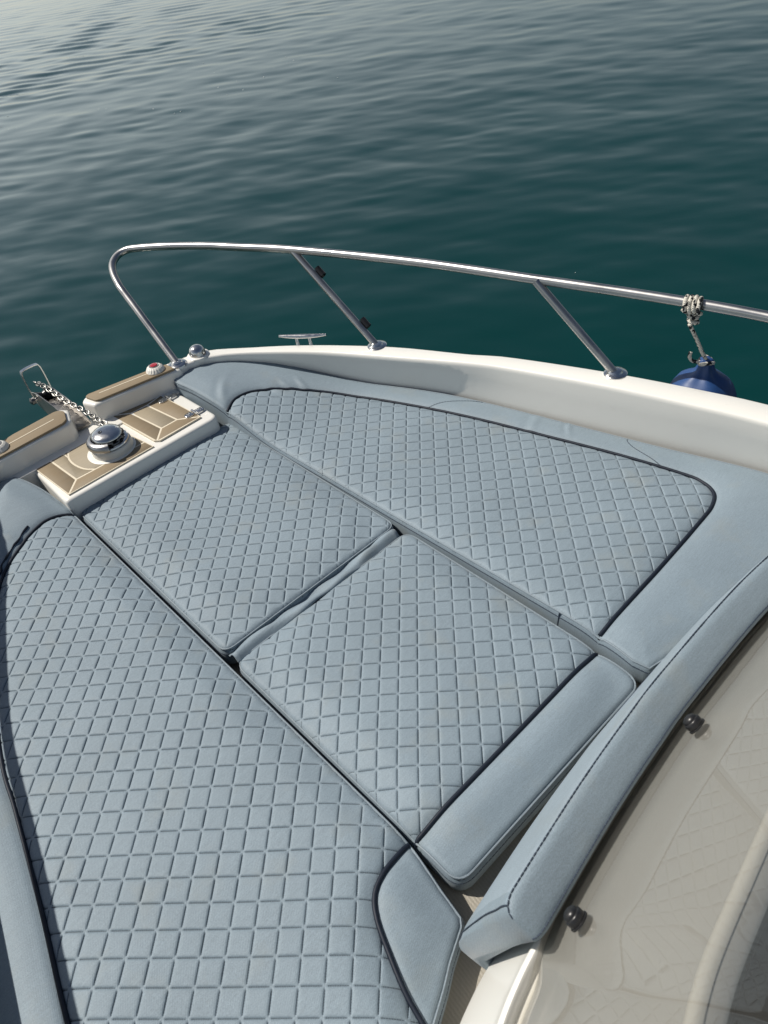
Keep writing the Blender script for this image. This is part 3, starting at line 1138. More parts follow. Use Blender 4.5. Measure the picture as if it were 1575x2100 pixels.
tl = [neck + Vector((-0.010, 0.012, 0.0)), neck + Vector((-0.022, 0.026, 0.004)), neck + Vector((-0.030, 0.032, 0.020)), neck + Vector((-0.026, 0.032, 0.031))]
tube("tail", catmull(tl, 0.004), 0.0047, M_ROPE, rope, 9)

# ------------------------------------------------------------------ cushions


def sdf(P, poly):
    """signed distance (negative inside) of points P (n,2) to closed polygon poly (m,2)"""
    P = np.asarray(P, float)
    poly = np.asarray(poly, float)
    d2 = np.full(len(P), 1e9)
    ins = np.zeros(len(P), bool)
    m_ = len(poly)
    for i in range(m_):
        a, b_ = poly[i - 1], poly[i]
        e = b_ - a
        w = P - a
        L = e.dot(e)
        if L < 1e-14:
            continue
        t = np.clip((w @ e) / L, 0, 1)
        q0 = w[:, 0] - t * e[0]
        q1 = w[:, 1] - t * e[1]
        d2 = np.minimum(d2, q0 * q0 + q1 * q1)
        c1 = (a[1] > P[:, 1]) != (b_[1] > P[:, 1])
        with np.errstate(divide='ignore', invalid='ignore'):
            xc = a[0] + (P[:, 1] - a[1]) * e[0] / (e[1] if e[1] != 0 else 1e-12)
        ins ^= c1 & (P[:, 0] < xc)
    d = np.sqrt(d2)
    return np.where(ins, -d, d)


def smooth(a, b_, x):
    t = np.clip((x - a) / (b_ - a), 0, 1)
    return t * t * (3 - 2 * t)


class Cushion:
    def __init__(self, name, label, outline, panel, zbase, node, spacing, bottom=FLOOR * S, crown=(0.10, 0.018), wrinkles=(), edge_r=0.012, crown_poly=None):
        self.o = np.array([(p[0], p[1]) for p in outline])
        self.p = np.array([(p[0], p[1]) for p in panel]) if panel is not None else None
        self.zb = zbase
        self.node = np.array([node[0] * S, node[1] * S])
        self.s = spacing * math.sqrt(2) / math.sqrt(2)
        self.bottom = bottom
        self.crown = crown
        self.wr = wrinkles
        self.er = edge_r
        self.crown_poly = np.array([(p[0], p[1]) for p in crown_poly]) if crown_poly is not None else None
        c = self.o.mean(0)
        self.root = empty(name, Vector((c[0], c[1], bottom)), label, "cushion", "quilted bow cushions")

    def height(self, P, quilt, d=None, dp=None):
        P = np.asarray(P, float)
        d = -sdf(P, self.o) if d is None else d
        d = np.maximum(d, 0)
        dc = np.maximum(-sdf(P, self.crown_poly), 0) if self.crown_poly is not None else d
        z = self.zb(P[:, 0] / S, P[:, 1] / S) * S
        r = self.er
        k = np.clip(r - d, 0, r)
        z = z - (r - np.sqrt(np.maximum(r * r - k * k, 0)))
        z = z - self.crown[1] * (1 - smooth(0, self.crown[0], dc)) ** 1.5
        if self.p is not None:
            dp = np.abs(sdf(P, self.p)) if dp is None else np.abs(dp)
            z = z - 0.006 * np.exp(-(dp / 0.008) ** 2) - 0.006 * np.exp(-(dp / 0.03) ** 2)
        if quilt:
            u = ((P[:, 0] - self.node[0]) + (P[:, 1] - self.node[1])) / math.sqrt(2) / self.s
            v_ = ((P[:, 0] - self.node[0]) - (P[:, 1] - self.node[1])) / math.sqrt(2) / self.s
            a = np.abs(u - np.round(u)) * self.s
            b_ = np.abs(v_ - np.round(v_)) * self.s

            def cut(a, b_):
                keep = smooth(0.0028, 0.0055, b_)
                return np.exp(-(a / 0.0012) ** 2) * keep
            g_ = np.maximum(cut(a, b_), cut(b_, a))
            puff = (1 - np.exp(-(a / 0.0030) ** 1.4)) * (1 - np.exp(-(b_ / 0.0030) ** 1.4))
            fade = smooth(0.0, 0.02, d)
            z = z + fade * (0.0012 * puff - 0.0019 * g_)
            # hand-made unevenness from pillow to pillow
            ij = np.floor(u) * 12.9898 + np.floor(v_) * 78.233
            z = z + fade * puff * 0.0009 * (np.modf(np.abs(np.sin(ij) * 43758.5453))[0] - 0.5)
        z = z + 0.0022 * np.sin(P[:, 0] * 9 + 1.3 + 2 * np.sin(P[:, 1] * 5)) * np.sin(P[:, 1] * 7 + 0.4) * smooth(0.0, 0.1, d)
        for (wx, wy, ang, L, w, amp) in self.wr:
            dx, dy = P[:, 0] - wx * S, P[:, 1] - wy * S
            al = dx * math.cos(ang) + dy * math.sin(ang)
            ac = -dx * math.sin(ang) + dy * math.cos(ang) + al * al * 2.5
            z = z + amp * np.exp(-(al / L) ** 2) * (np.exp(-(ac / w) ** 2) - 0.6 * np.exp(-((ac - 1.8 * w) / w) ** 2))
        return z

    def clip(self, name, mat, region, quilt):
        if quilt:
            offs = [0, 0.0007, 0.0015, 0.0028, 0.0050, 0.0090, 0.0150]
            offs = sorted(set(offs + [self.s - q for q in offs if q > 0]))
            R2 = 1 / math.sqrt(2)
            q = self.o - self.node
            uu, vv = (q[:, 0] + q[:, 1]) * R2, (q[:, 0] - q[:, 1]) * R2
            def axis(lo, hi):
                i0, i1 = int(math.floor(lo / self.s)), int(math.ceil(hi / self.s))
                return np.array([i * self.s + o_ for i in range(i0, i1) for o_ in offs] + [i1 * self.s])
            au, av = axis(uu.min(), uu.max()), axis(vv.min(), vv.max())
            Ug, Vg = np.meshgrid(au, av, indexing='ij')
            X = self.node[0] + (Ug + Vg) * R2
            Y = self.node[1] + (Ug - Vg) * R2
            flip = True
        else:
            st = 0.006
            ax_ = np.arange(self.o[:, 0].min() - st, self.o[:, 0].max() + 2 * st, st)
            ay_ = np.arange(self.o[:, 1].min() - st, self.o[:, 1].max() + 2 * st, st)
            X, Y = np.meshgrid(ax_, ay_, indexing='ij')
            flip = False
        nu, nv = X.shape
        P = np.stack([X.ravel(), Y.ravel()], 1)
        fo = sdf(P, self.o)
        fp = None
        if self.p is not None:
            near = fo < 0.02
            fp = np.full(len(P), 1.0)
            fp[near] = sdf(P[near], self.p)
            ff = np.maximum(fo, fp if region == 'panel' else -fp)
            ff[~near] = 1.0
        else:
            ff = fo
        F = ff.reshape(nu, nv)
        inside = F < 0
        cnt = inside[:-1, :-1].astype(int) + inside[1:, :-1] + inside[1:, 1:] + inside[:-1, 1:]
        idx = np.arange(nu * nv).reshape(nu, nv)
        fi, fj = np.nonzero(cnt == 4)
        quads = np.stack([idx[fi, fj], idx[fi + 1, fj], idx[fi + 1, fj + 1], idx[fi, fj + 1]], 1)
        verts_extra, key = [], {}
        polys = []

        def cross(a, b_):
            k = (a, b_) if a < b_ else (b_, a)
            if k not in key:
                t = ff[k[0]] / (ff[k[0]] - ff[k[1]])
                key[k] = len(P) + len(verts_extra)
                verts_extra.append(P[k[0]] + (P[k[1]] - P[k[0]]) * t)
            return key[k]
        mi, mj = np.nonzero((cnt > 0) & (cnt < 4))
        for i, j in zip(mi, mj):
            c = [int(idx[i, j]), int(idx[i + 1, j]), int(idx[i + 1, j + 1]), int(idx[i, j + 1])]
            pl = []
            for k in range(4):
                a, b_ = c[k], c[(k + 1) % 4]
                if ff[a] < 0:
                    pl.append(a)
                if (ff[a] < 0) != (ff[b_] < 0):
                    pl.append(cross(a, b_))
            if len(pl) >= 3:
                polys.append(pl)
        allP = np.vstack([P, np.array(verts_extra)]) if verts_extra else P
        used = np.zeros(len(allP), bool)
        used[quads.ravel()] = True
        for pl in polys:
            used[pl] = True
        remap = np.cumsum(used) - 1
        Q = allP[used]
        Z = self.height(Q, quilt)
        faces = remap[quads].tolist() + [[int(remap[k]) for k in pl] for pl in polys]
        if flip:
            faces = [fc[::-1] for fc in faces]
        me = bpy.data.meshes.new(name)
        me.from_pydata(np.column_stack([Q, Z]).tolist(), [], faces)
        if quilt:
            uvl = me.uv_layers.new(name="quilt")
            q = Q - self.node
            uvv = np.stack([(q[:, 0] + q[:, 1]) / math.sqrt(2) / self.s, (q[:, 0] - q[:, 1]) / math.sqrt(2) / self.s], 1)
            li = np.zeros(len(me.loops), int)
            me.loops.foreach_get("vertex_index", li)
            uvl.data.foreach_set("uv", uvv[li].astype(np.float32).ravel())
        me.update()
        return link(name, me, mat, self.root)

    def edge(self, off, dz=0.0, quilt=False):
        """closed loop a little inside the outline, on the surface"""
        n = len(self.o)
        pts = []
        for i in range(n):
            a, b_ = self.o[i - 1], self.o[(i + 1) % n]
            t = b_ - a
            t = t / max(1e-9, np.hypot(*t))
            pts.append(self.o[i] + np.array([-t[1], t[0]]) * off)   # outline runs anticlockwise: left is inside
        pts = np.array(pts)
        z = self.height(pts, False) + dz
        return [Vector((p[0], p[1], zz)) for p, zz in zip(pts, z)]

    def build(self, piping=None, top=True):
        if self.p is not None:
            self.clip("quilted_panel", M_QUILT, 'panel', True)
            self.clip("border", M_VINYL, 'border', False)
        else:
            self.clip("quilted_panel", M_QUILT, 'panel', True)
        # boxing: the side band
        ztop = self.height(self.o, False)
        n = len(self.o)
        V, F = [], []
        lv_ = [0.0, 0.06, 0.2, 0.5, 0.8, 1.0]
        bul = [0.0, 0.0015, 0.003, 0.004, 0.002, -0.006]
        for i in range(n):
            a, b_ = self.o[i - 1], self.o[(i + 1) % n]
            t = b_ - a
            t = t / max(1e-9, np.hypot(*t))
            nrm = np.array([t[1], -t[0]])
            for k, q in enumerate(lv_):
                p = self.o[i] + nrm * bul[k]
                V.append((p[0], p[1], ztop[i] * (1 - q) + (self.bottom + 0.001) * q))
        m_ = len(lv_)
        for i in range(n):
            j = (i + 1) % n
            for k in range(m_ - 1):
                F.append((i * m_ + k, i * m_ + k + 1, j * m_ + k + 1, j * m_ + k))
        from_data("boxing", V, F, M_VINYL, self.root)
        e = self.edge(0.0015, 0.0006)
        tube("welt", e, 0.0021, M_WELT, self.root, 6, True)
        self.stitch(self.edge(-0.0026, -0.007), True)
        if piping is not None:
            for pl in piping:
                self.pipe(pl)
        return self.root

    def on(self, pts, dz=0.0):
        P = np.array([(p[0], p[1]) for p in pts])
        z = self.height(P, False) + dz
        return [Vector((p[0], p[1], zz)) for p, zz in zip(P, z)]

    def pipe(self, pl, r=0.0042, name="piping"):
        q = catmull([Vector((p[0], p[1], 0)) for p in pl], 0.01)
        tube(name, self.on(q, 0.0036), r, M_PIPING, self.root, 8)

    def stitch(self, pts, closed=False, r=0.00095, dash=0.0085, name="stitching"):
        """a row of stitches: short dark dashes with small gaps"""
        q = [Vector(p) for p in pts]
        if closed:
            q = q + [q[0]]
        L = [0]
        for i in range(1, len(q)):
            L.append(L[-1] + (q[i] - q[i - 1]).length)
        V, F = [], []
        k, t = 0, 0.0

        def at(t):
            nonlocal k
            while k < len(q) - 2 and L[k + 1] < t:
                k += 1
            return q[k].lerp(q[k + 1], min(1, max(0, (t - L[k]) / max(1e-9, L[k + 1] - L[k]))))
        while t + dash < L[-1]:
            a = at(t); b_ = at(t + dash * 0.86)
            if (b_ - a).length > 1e-5:
                mid_ = (a + b_) / 2 + Vector((0, 0, 0.0003))
                v, f = tube_geo([a - Vector((0, 0, 0.0004)), mid_, b_ - Vector((0, 0, 0.0004))], r, 4, False, False)
                o_ = len(V)
                V += v
                F += [tuple(i + o_ for i in fc) for fc in f]
            t += dash
        o = from_data(name, V, F, M_THREAD, self.root)
        return o


def dens(poly, step=0.012):
    """resample a closed outline evenly"""
    out = []
    n = len(poly)
    for i in range(n):
        a, b_ = Vector(poly[i]), Vector(poly[(i + 1) % n])
        k = max(1, int(math.ceil((b_ - a).length / step)))
        for j in range(k):
            out.append(a.lerp(b_, j / k))
    return out


def ccw(poly):
    A = sum(poly[i - 1][0] * poly[i][1] - poly[i][0] * poly[i - 1][1] for i in range(len(poly)))
    return poly if A > 0 else poly[::-1]


def flat(h):
    return lambda x, y: np.full(len(x), h)


# fore centre cushion
fore = Cushion("bow_cushion", "smaller fully quilted middle cushion beside the windlass platform",
               dens(ccw(round_poly([U(0.243, 1.494), U(0.243, 0.884), U(0.667, 0.880), U(0.668, 1.494)], [0.045, 0.03, 0.03, 0.03]))),
               None, flat(0.0), (0.4067, 0.7797), 0.0314 * S, crown=(0.11, 0.012),
               crown_poly=dens(ccw(round_poly([U(0.242, 1.497), U(0.246, 0.881), U(0.670, 0.877), U(0.671, 1.497)], 0.16, 12)), 0.02))
fore.build()

# aft centre cushion with plain band
aft_o = dens(ccw(round_poly([U(0.242, 0.852), U(0.238, 0.318), U(0.662, 0.316), U(0.668, 0.850)], [0.035, 0.035, 0.035, 0.035])))
aft_p = [U(0.20, 0.90), U(0.20, 0.4005), U(0.70, 0.4005), U(0.70, 0.90)]
aft = Cushion("bow_cushion", "middle quilted cushion with a plain band next to the backrest", aft_o, aft_p, lambda x, y: -0.010 * (1 - smooth(0.30, 0.40, y)) ** 1.5, (0.4067, 0.7797), 0.0314 * S, crown=(0.10, 0.012),
              crown_poly=dens(ccw(round_poly([U(0.245, 0.855), U(0.237, 0.315), U(0.665, 0.313), U(0.671, 0.853)], 0.15, 12)), 0.02))
aft.build([[U(0.2385, 0.4005), U(0.34, 0.4005), U(0.54, 0.4005), U(0.6625, 0.4005)]])

# starboard cushion
so = [U(*p) for p in [(0.666, 1.484), (0.648, 1.60), (0.636, 1.664), (0.662, 1.690), (0.703, 1.688), (0.777, 1.645), (0.860, 1.553), (0.928, 1.426), (0.997, 1.280),
                      (1.054, 1.134), (1.090, 1.002), (1.130, 0.808), (1.172, 0.600), (1.216, 0.397), (1.240, 0.16), (1.10, 0.20), (0.90, 0.262)]]
so = catmull(so, 0.02) + [U(0.76, 0.300), U(0.684, 0.318)]
so = so + [U(0.6780, 0.345), U(0.6840, 0.41)]
so = dens(ccw([Vector((p[0], p[1], 0)) for p in so]))
spip = [(0.655, 1.478), (0.668, 1.484), (0.705, 1.500), (0.750, 1.496), (0.795, 1.468), (0.833, 1.434), (0.909, 1.328), (0.975, 1.165), (1.035, 0.953), (1.087, 0.725), (1.123, 0.530), (1.124, 0.478),
        (1.108, 0.446), (1.075, 0.431), (1.031, 0.426), (0.87, 0.418), (0.688, 0.413)]
spv = [U(*p) for p in spip]
sp = catmull(spv, 0.012) + [U(0.60, 0.413), U(0.60, 1.478)]
star = Cushion("bow_cushion", "long quilted cushion along the far bulwark with a wide plain border", so, sp,
               lambda x, y: 0.070 * smooth(1.28, 1.74, y) ** 0.9 + 0.004 - 0.014 * (1 - smooth(0.25, 0.42, y)) ** 1.3, (0.9038, 0.8196), 0.0314 * S, crown=(0.07, 0.006), edge_r=0.008,
               wrinkles=((0.800, 1.452, 2.0, 0.035, 0.008, 0.004), (0.832, 1.450, 1.7, 0.03, 0.007, 0.0035), (0.862, 1.424, 1.5, 0.03, 0.007, 0.0035), (0.70, 1.54, 0.9, 0.05, 0.012, 0.003),
                         (1.118, 0.79, 0.6, 0.03, 0.006, 0.003), (1.085, 0.86, 0.4, 0.05, 0.012, 0.002)))
star.build([spv[1:]])
star.stitch(star.on(catmull([U(1.092, 1.000), U(1.066, 1.045), U(1.030, 1.085), U(0.995, 1.110), U(0.985, 1.140)], 0.006), 0.0004))
star.stitch(star.on(catmull([U(1.158, 0.668), U(1.146, 0.660), U(1.134, 0.635), U(1.126, 0.59), U(1.118, 0.556), U(1.112, 0.557)], 0.006), 0.0004))
# cross seam in the side band facing the middle cushions
for (sx, sy) in ((0.6845, 0.489), (0.6765, 1.122)):
    zz = star.height(np.array([(sx * S, sy * S)]), False)[0]
    q = []
    for i in range(8):
        t = i / 7
        q.append(Vector((sx * S - 0.0035 - 0.002 * math.sin(t * 3), sy * S + 0.004 * t, zz - 0.0 - 0.07 * t)))
    tube("side_seam", q, 0.0016, M_THREAD, star.root, 6)

# port cushion
po = [U(*p) for p in [(0.2300, 1.490), (0.214, 1.585), (0.186, 1.664), (0.160, 1.674), (0.10, 1.640), (0.03, 1.553), (-0.05, 1.424), (-0.118, 1.277),
                      (-0.172, 1.132), (-0.212, 1.000), (-0.252, 0.808), (-0.292, 0.600), (-0.330, 0.397), (-0.352, 0.10), (-0.34, -0.05), (-0.18, 0.02), (-0.03, 0.125), (0.06, 0.205), (0.098, 0.232)]]
po = catmull(po, 0.02)
po = po + [U(0.137, 0.251), U(0.165, 0.266), U(0.205, 0.283), U(0.213, 0.292), U(0.2180, 0.33), U(0.2300, 0.40)]
po = dens(ccw([Vector((p[0], p[1], 0)) for p in po]))
ppl = [(0.2270, 1.474), (0.200, 1.485), (0.16, 1.484), (0.109, 1.461), (0.040, 1.405), (-0.02, 1.300), (-0.075, 1.165), (-0.131, 0.974), (-0.149, 0.870), (-0.179, 0.703), (-0.211, 0.544), (-0.240, 0.36), (-0.258, 0.12), (-0.26, -0.02)]
ppr = [(0.0, -0.02), (0.075, 0.150), (0.093, 0.237), (0.101, 0.277), (0.116, 0.321), (0.132, 0.360), (0.150, 0.383), (0.175, 0.394), (0.208, 0.400), (0.2280, 0.402)]
pl_, pr_ = [U(*p) for p in ppl], [U(*p) for p in ppr]
pp = catmull(pl_, 0.012) + catmull(pr_, 0.012) + [U(0.30, 0.402), U(0.30, 1.466)]
port = Cushion("bow_cushion", "largest quilted cushion, nearest the camera, with a curved plain corner", po, pp,
               lambda x, y: 0.012 + 0.045 * smooth(1.40, 1.70, y) - 0.024 * smooth(0.0, 0.17, (0.40 - y) + 0.35 * (x - 0.12)) * smooth(0.05, 0.15, x), (0.0373, 0.6692), 0.0325 * S, crown=(0.09, 0.012),
               wrinkles=((0.09, 1.50, 2.2, 0.05, 0.010, 0.0025), (0.03, 1.46, 2.4, 0.05, 0.012, 0.002)))
port.build([pl_, pr_])
q = catmull([U(-0.275, 0.60), U(-0.262, 0.575), U(-0.247, 0.56), U(-0.236, 0.535), U(-0.23, 0.50)], 0.006)
port.stitch(port.on(q, 0.0004))
# frayed, doubled piping near the windlass end
rg = [Vector((p.x, p.y, 0)) for p in catmull([U(0.140, 1.490), U(0.098, 1.464), U(0.060, 1.436), U(0.036, 1.408)], 0.005)]
rg = [p + Vector((-0.002 + 0.0012 * math.sin(k_ * 0.9), 0.0045 + 0.0014 * math.sin(k_ * 0.55), 0)) for k_, p in enumerate(rg)]
tube("frayed_piping", port.on(rg, 0.001), [0.0026 + 0.0009 * math.sin(k_ * 0.7) for k_ in range(len(rg))], M_PIPING, port.root, 6)

# folded vinyl flap tucked in the gap between the two middle cushions
V, F = [], []
NL, NW = 48, 9
fa, fb = U(0.248, 0.860), U(0.652, 0.862)
for i in range(NL + 1):
    t = i / NL
    p = fa.lerp(fb, t)
    for j in range(NW + 1):
        s = j / NW
        yy = -0.010 + 0.047 * s
        ph = t * 9.0 + 0.8 * math.sin(t * 5)
        crease = abs(math.sin(ph + s * 2.2)) ** 0.6
        ridge = 0.30 + 0.22 * math.sin(ph)
        zz = -0.030 + 0.020 * max(0, 1 - abs(s - ridge) / 0.55) + 0.007 * crease * math.sin(s * math.pi) + 0.003 * math.sin(t * 31 + s * 5)
        V.append(Vector((p.x + 0.003 * math.sin(t * 11), p.y + yy - 0.008, zz)))
for i in range(NL):
    for j in range(NW):
        a = i * (NW + 1) + j
        F.append((a, a + 1, a + NW + 2, a + NW + 1))
flap = from_data("vinyl_flap", V, F, M_VINYL)
md = flap.modifiers.new("thickness", 'SOLIDIFY')
md.thickness = 0.0025
tag(flap, "creased vinyl strip tucked in the gap between the two middle cushions", "vinyl strip")

# ------------------------------------------------------------------ console, backrest, windscreen
# plan curve of the windscreen foot at z = 0.20
CC = [(-0.130, -0.40), (-0.118, -0.16), (-0.085, -0.03), (-0.035, 0.045), (0.020, 0.090), (0.075, 0.119), (0.129, 0.138), (0.160, 0.147), (0.193, 0.154), (0.249, 0.162), (0.346, 0.174), (0.440, 0.182), (0.522, 0.186), (0.707, 0.185), (0.86, 0.165),
      (0.96, 0.125), (1.02, 0.06), (1.05, -0.05), (1.06, -0.4)]
cc_ = catmull([U(x, y, 0) for x, y in CC], 0.012)


def cnorm(i):
    t = cc_[min(i + 1, len(cc_) - 1)] - cc_[max(i - 1, 0)]
    t.normalize()
    return Vector((-t.y, t.x, 0))


def loft(sec_fn, idx):
    V, F = [], []
    m_ = None
    for i in idx:
        s = sec_fn(i)
        m_ = len(s)
        V += s
    for i in range(len(idx) - 1):
        for j in range(m_ - 1):
            a = i * m_ + j
            F.append((a, a + m_, a + m_ + 1, a + 1))
    return V, F


ZB = 0.20 * S
LEAN = 0.353


def console_sec(i):
    p, n_ = cc_[i], cnorm(i)
    out = []
    for (off, z) in ((0.0, FLOOR * S - 0.02), (0.0885, FLOOR * S - 0.02), (0.0885, -0.015), (0.0885, 0.0), (0.0865, 0.006), (0.070, 0.052), (0.042, 0.130), (0.024, 0.180), (0.0165, 0.202), (0.0145, 0.214),
                     (0.0135, 0.224), (0.0105, 0.231), (0.006, 0.233), (0.002, 0.230), (0.000, 0.222), (-0.004, 0.218), (-0.02, 0.220)):
        q = p + n_ * off
        out.append(Vector((q.x, q.y, z)))
    return out


v, f = loft(console_sec, range(len(cc_)))
console = empty("console", U(0.45, 0.0, FLOOR), "white moulded console behind the backrest", kind="structure")
auto_smooth(from_data("console_moulding", v, f, M_GEL, console), 50)

def wshift(i):
    """the pane tucks in close behind the backrest, and stands off the rib at the open corner"""
    return 0.020 * float(smooth(0.165 * S, 0.235 * S, cc_[i].x)) if cc_[i].y > 0.1 else 0.0


# dashboard: beige slope just behind the pane, a rounded strip along its top, coloured paler to paint a sun glint, then the dark cockpit
def dash_sec(i):
    p, n_ = cc_[i], cnorm(i)
    out = []
    for (off, z) in ((-0.006, 0.205), (-0.010, 0.215), (-0.013, 0.226), (-0.056, 0.318), (-0.106, 0.427), (-0.150, 0.520), (-0.160, 0.536)):
        q = p + n_ * (off + wshift(i) * (0.54 - z) / 0.33)
        out.append(Vector((q.x, q.y, z)))
    return out


def glint_sec(i):
    p, n_ = cc_[i], cnorm(i)
    out = []
    for k in range(9):
        a = math.radians(205 - 150 * k / 8)
        q = p + n_ * (-0.163 - 0.0085 * math.cos(a))
        out.append(Vector((q.x, q.y, 0.541 + 0.0085 * math.sin(a))))
    return out


def shelf_sec(i):
    p, n_ = cc_[i], cnorm(i)
    out = []
    for (off, z) in ((-0.167, 0.5465), (-0.180, 0.5445), (-0.184, 0.5405)):
        q = p + n_ * off
        out.append(Vector((q.x, q.y, z)))
    return out


k0_, k1_ = 34, len(cc_) - 34
M_BEIGE = gelcoat("beige_gelcoat", (0.335, 0.338, 0.332))
v, f = loft(dash_sec, range(k0_, k1_))
auto_smooth(from_data("dash_slope", v, f, M_BEIGE, console), 50)
v, f = loft(glint_sec, range(k0_, k1_))
auto_smooth(from_data("glint_strip", v, f, gelcoat("glint_gelcoat", (0.46, 0.455, 0.43)), console), 60)
def back_sec(i):
    p, n_ = cc_[i], cnorm(i)
    out = []
    for (off, z) in ((-0.184, 0.5405), (-0.187, 0.536), (-0.188, 0.525), (-0.190, 0.30)):
        q = p + n_ * off
        out.append(Vector((q.x, q.y, z)))
    return out


v, f = loft(back_sec, range(k0_, k1_))
auto_smooth(from_data("dash_back", v, f, M_DASH, console), 50)
v, f = loft(shelf_sec, range(k0_, k1_))
auto_smooth(from_data("dash_shelf", v, f, M_BEIGE, console), 50)
dp_ = [cc_[i] - cnorm(i) * 0.19 for i in range(k0_, k1_, 3)]
slab("dash_panel", ccw([Vector((p.x, p.y)) for p in dp_]), 0.30, 0.42, M_DASH, console, 0.0)
for o_, w_ in ((0.245, 0.004), (0.285, 0.006)):
    rib = [cc_[i] - cnorm(i) * o_ for i in range(k0_ + 8, k1_ - 8, 2)]
    tube("reflection_rib", [Vector((p.x, p.y, 0.421)) for p in rib], w_, plain("reflection_grey", (0.10, 0.105, 0.11), 0.4), console, 8)  # added grey ribs stand in for reflected lines over the dark dash

ws = empty("windscreen", U(0.45, 0.12, 0.20), "dusty curved acrylic windscreen behind the backrest", "windscreen")


def pane_sec(i):
    p, n_ = cc_[i], cnorm(i)
    out = []
    prof = [(-0.004, 0.226)]
    for k in range(1, 11):
        t = k / 10
        prof.append((-0.004 - 0.46 * (0.54 * t) - wshift(i) * 0.54 * t / 0.33, 0.226 + 0.54 * t))
    for (off, z) in prof:
        q = p + n_ * (off + wshift(i))
        out.append(Vector((q.x, q.y, z)))
    return out


v, f = loft(pane_sec, range(8, len(cc_) - 8))
pane = from_data("pane", v, [q[::-1] for q in f], M_PANE, ws)

# thumb screws holding the pane
for (kx, kz) in ((0.2225, 0.2555), (0.468, 0.2600)):
    bi = min(range(len(cc_)), key=lambda i: abs(cc_[i].x - kx * S) + (0 if cc_[i].y > 0.1 else 9))
    p, n_ = cc_[bi], cnorm(bi)
    pz = kz * S
    q = p + n_ * (-0.004 - 0.46 * (pz - 0.226) + wshift(bi) * (1 - (pz - 0.226) / 0.33)); q.z = pz
    ax_ = (n_ + Vector((0, 0, 0.46))).normalized()
    kn_ = empty("thumb_screw", q - ws.location)
    kn_.parent = ws
    lathe("washer", [(0.0135, 0.0), (0.0135, 0.002), (0.011, 0.003)], M_BLACK, kn_, 24, place(q, ax_))
    lathe("knob", [(0.0118, 0.0), (0.0122, 0.002), (0.0122, 0.007), (0.0112, 0.0085), (0.0102, 0.0088), (0.0102, 0.0105), (0.0085, 0.0135), (0.005, 0.0155), (0.001, 0.016)], M_BLACK, kn_, 28, place(q + ax_ * 0.003, ax_), 50)

# backrest: leaning padded bolster along the console
bx0, bx1 = 0.206, 0.945
br = empty("backrest", U(0.5, 0.24, 0.0), "long leaning pale blue vinyl backrest with dark stitching", "backrest")
bs = [i for i in range(len(cc_)) if bx0 * S <= cc_[i].x <= bx1 * S and cc_[i].y > 0.1]
# section in (outward offset from console curve, z): front-bottom round to back-bottom
SEC = [(0.0700, -0.010), (0.096, -0.010), (0.127, -0.006), (0.1345, 0.006), (0.1375, 0.024), (0.1290, 0.075), (0.1065, 0.150), (0.0840, 0.220), (0.0655, 0.268), (0.0582, 0.290),
       (0.0525, 0.3035), (0.0480, 0.3105), (0.0420, 0.3125), (0.034, 0.3098), (0.022, 0.3035), (0.010, 0.2965), (0.000, 0.2900), (-0.0035, 0.284), (0.000, 0.275), (0.008, 0.257), (0.0185, 0.232), (0.033, 0.190), (0.058, 0.110), (0.0885, 0.012)]


def back_ring(i, shrink=0.0, push=0.0):
    p, n_ = cc_[i], cnorm(i)
    cx_ = sum(a for a, b_ in SEC) / len(SEC)
    cz_ = sum(b_ for a, b_ in SEC) / len(SEC)
    t = (cc_[min(i + 1, len(cc_) - 1)] - cc_[max(i - 1, 0)]).normalized()
    out = []
    for (a, z) in SEC:
        # shrink towards the slanted mid-line of the section
        fz = (z - cz_)
        mid_ = cx_ - 0.40 * fz
        a2 = a + (mid_ - a) * shrink * 0.55
        z2 = z - fz * shrink * 0.12
        q = p + n_ * a2 + t * push
        out.append(Vector((q.x, q.y, z2)))
    return out


rings = []
for sh_, pu in ((0.70, -0.0225), (0.40, -0.0205), (0.17, -0.0150), (0.05, -0.0075)):
    rings.append(back_ring(bs[0], sh_, pu))
for i in bs:
    rings.append(back_ring(i))
for sh_, pu in ((0.05, 0.006), (0.15, 0.0115), (0.34, 0.0155), (0.62, 0.0165)):
    rings.append(back_ring(bs[-1], sh_, pu))
V, F = [], []
m_ = len(SEC)
for r_ in rings:
    V += r_
for i in range(len(rings) - 1):
    for j in range(m_):
        F.append((i * m_ + j, i * m_ + (j + 1) % m_, (i + 1) * m_ + (j + 1) % m_, (i + 1) * m_ + j)[::-1])
F.append(tuple(range(m_)))
F.append(tuple(range((len(rings) - 1) * m_ + m_ - 1, (len(rings) - 1) * m_ - 1, -1)))
pad = from_data("padding", V, F, M_VINYL, br)
pad.data.materials.append(vinyl("sunlit_front_vinyl", base=(0.245, 0.302, 0.345)))  # lighter colour on the front face paints its sunlit brightness
for k_, poly in enumerate(pad.data.polygons):
    if k_ < (len(rings) - 1) * m_ and k_ % m_ in range(4, 11) and 3 < k_ // m_ < len(rings) - 5:
        poly.material_index = 1
helper = aft   # borrow the stitch maker


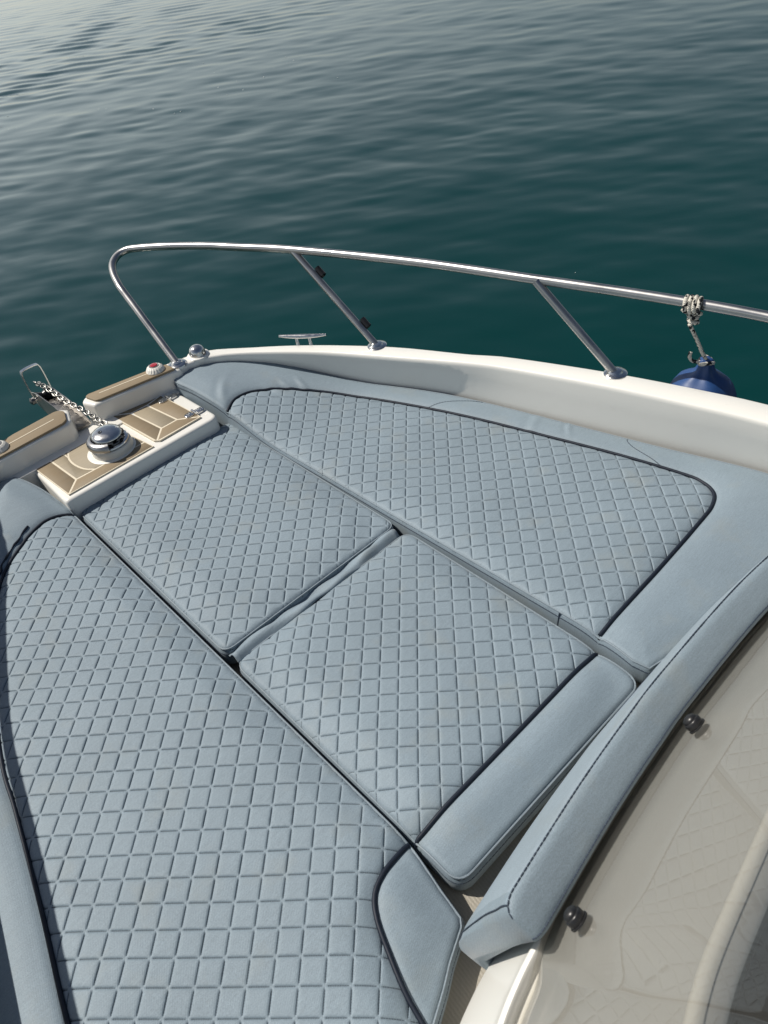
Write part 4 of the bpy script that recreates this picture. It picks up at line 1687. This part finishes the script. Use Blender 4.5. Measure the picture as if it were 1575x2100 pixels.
def back_stitch(j, lift, wob, start=0):
    pts = []
    for r_ in rings[start:]:
        a, p, b_ = r_[j - 1], r_[j], r_[(j + 1) % m_]
        n_ = (b_ - a); n_ = Vector((0, 0, 0)) if n_.length < 1e-9 else n_
        c_ = sum(r_, Vector()) / m_
        d = (p - c_); d.y *= 1.0
        d = d.normalized()
        pts.append(p + d * lift + Vector((0, 0, random.uniform(-wob, wob))))
    old = helper.root
    helper.root = br
    o = helper.stitch(pts, False, 0.0011, 0.0075)
    helper.root = old
    return o


back_stitch(11, 0.0010, 0.0006)
back_stitch(16, 0.0010, 0.0006)
back_stitch(5, 0.0010, 0.0004, 4 + int(len(bs) * 0.42))
# end seam: front edge down the end face
ends = []
for j in (11, 10, 9, 8, 7, 6, 5, 4):
    ends.append(rings[2][j])
old = helper.root
helper.root = br
helper.stitch([p + Vector((-0.0008, 0.0, 0.0004)) for p in catmull(ends, 0.006)], False, 0.0011, 0.0075)
helper.root = old
fs = []
for i in bs:
    p, n_ = cc_[i], cnorm(i)
    if cc_[i].x > 0.40 * S:
        q = p + n_ * 0.1295
        fs.append(Vector((q.x, q.y, 0.036)))

# ------------------------------------------------------------------ foam flecks on the water
bm = bmesh.new()
cen = [(3.13, 1.83), (2.9, 1.9), (3.0, 1.55), (2.8, 1.7), (2.9, 1.35)]
for _ in range(11):
    base = random.choice(cen)
    x, y = base[0] * S + random.gauss(0, 0.16), base[1] * S + random.gauss(0, 0.14)
    r = random.choice((0.002, 0.003, 0.003, 0.006)) * random.uniform(0.7, 1.2)
    bmesh.ops.create_uvsphere(bm, u_segments=8, v_segments=5, radius=r, matrix=Matrix.Translation((x, y, WZ)) @ Matrix.Diagonal((1, 1, 0.5, 1)))
for _ in range(30):
    t = random.random()
    x, y = 3 + 4.5 * t + random.gauss(0, 0.5), 12 - 3 * t + random.gauss(0, 0.8)
    r = random.uniform(0.005, 0.010)
    bmesh.ops.create_uvsphere(bm, u_segments=8, v_segments=5, radius=r, matrix=Matrix.Translation((x, y, WZ)) @ Matrix.Diagonal((1, 1, 0.5, 1)))
foam = from_bm("foam", bm, plain("foam_white", (0.7, 0.72, 0.7), 0.5))
tag(foam, "scattered white foam bubbles floating on the sea", "foam", kind="stuff")
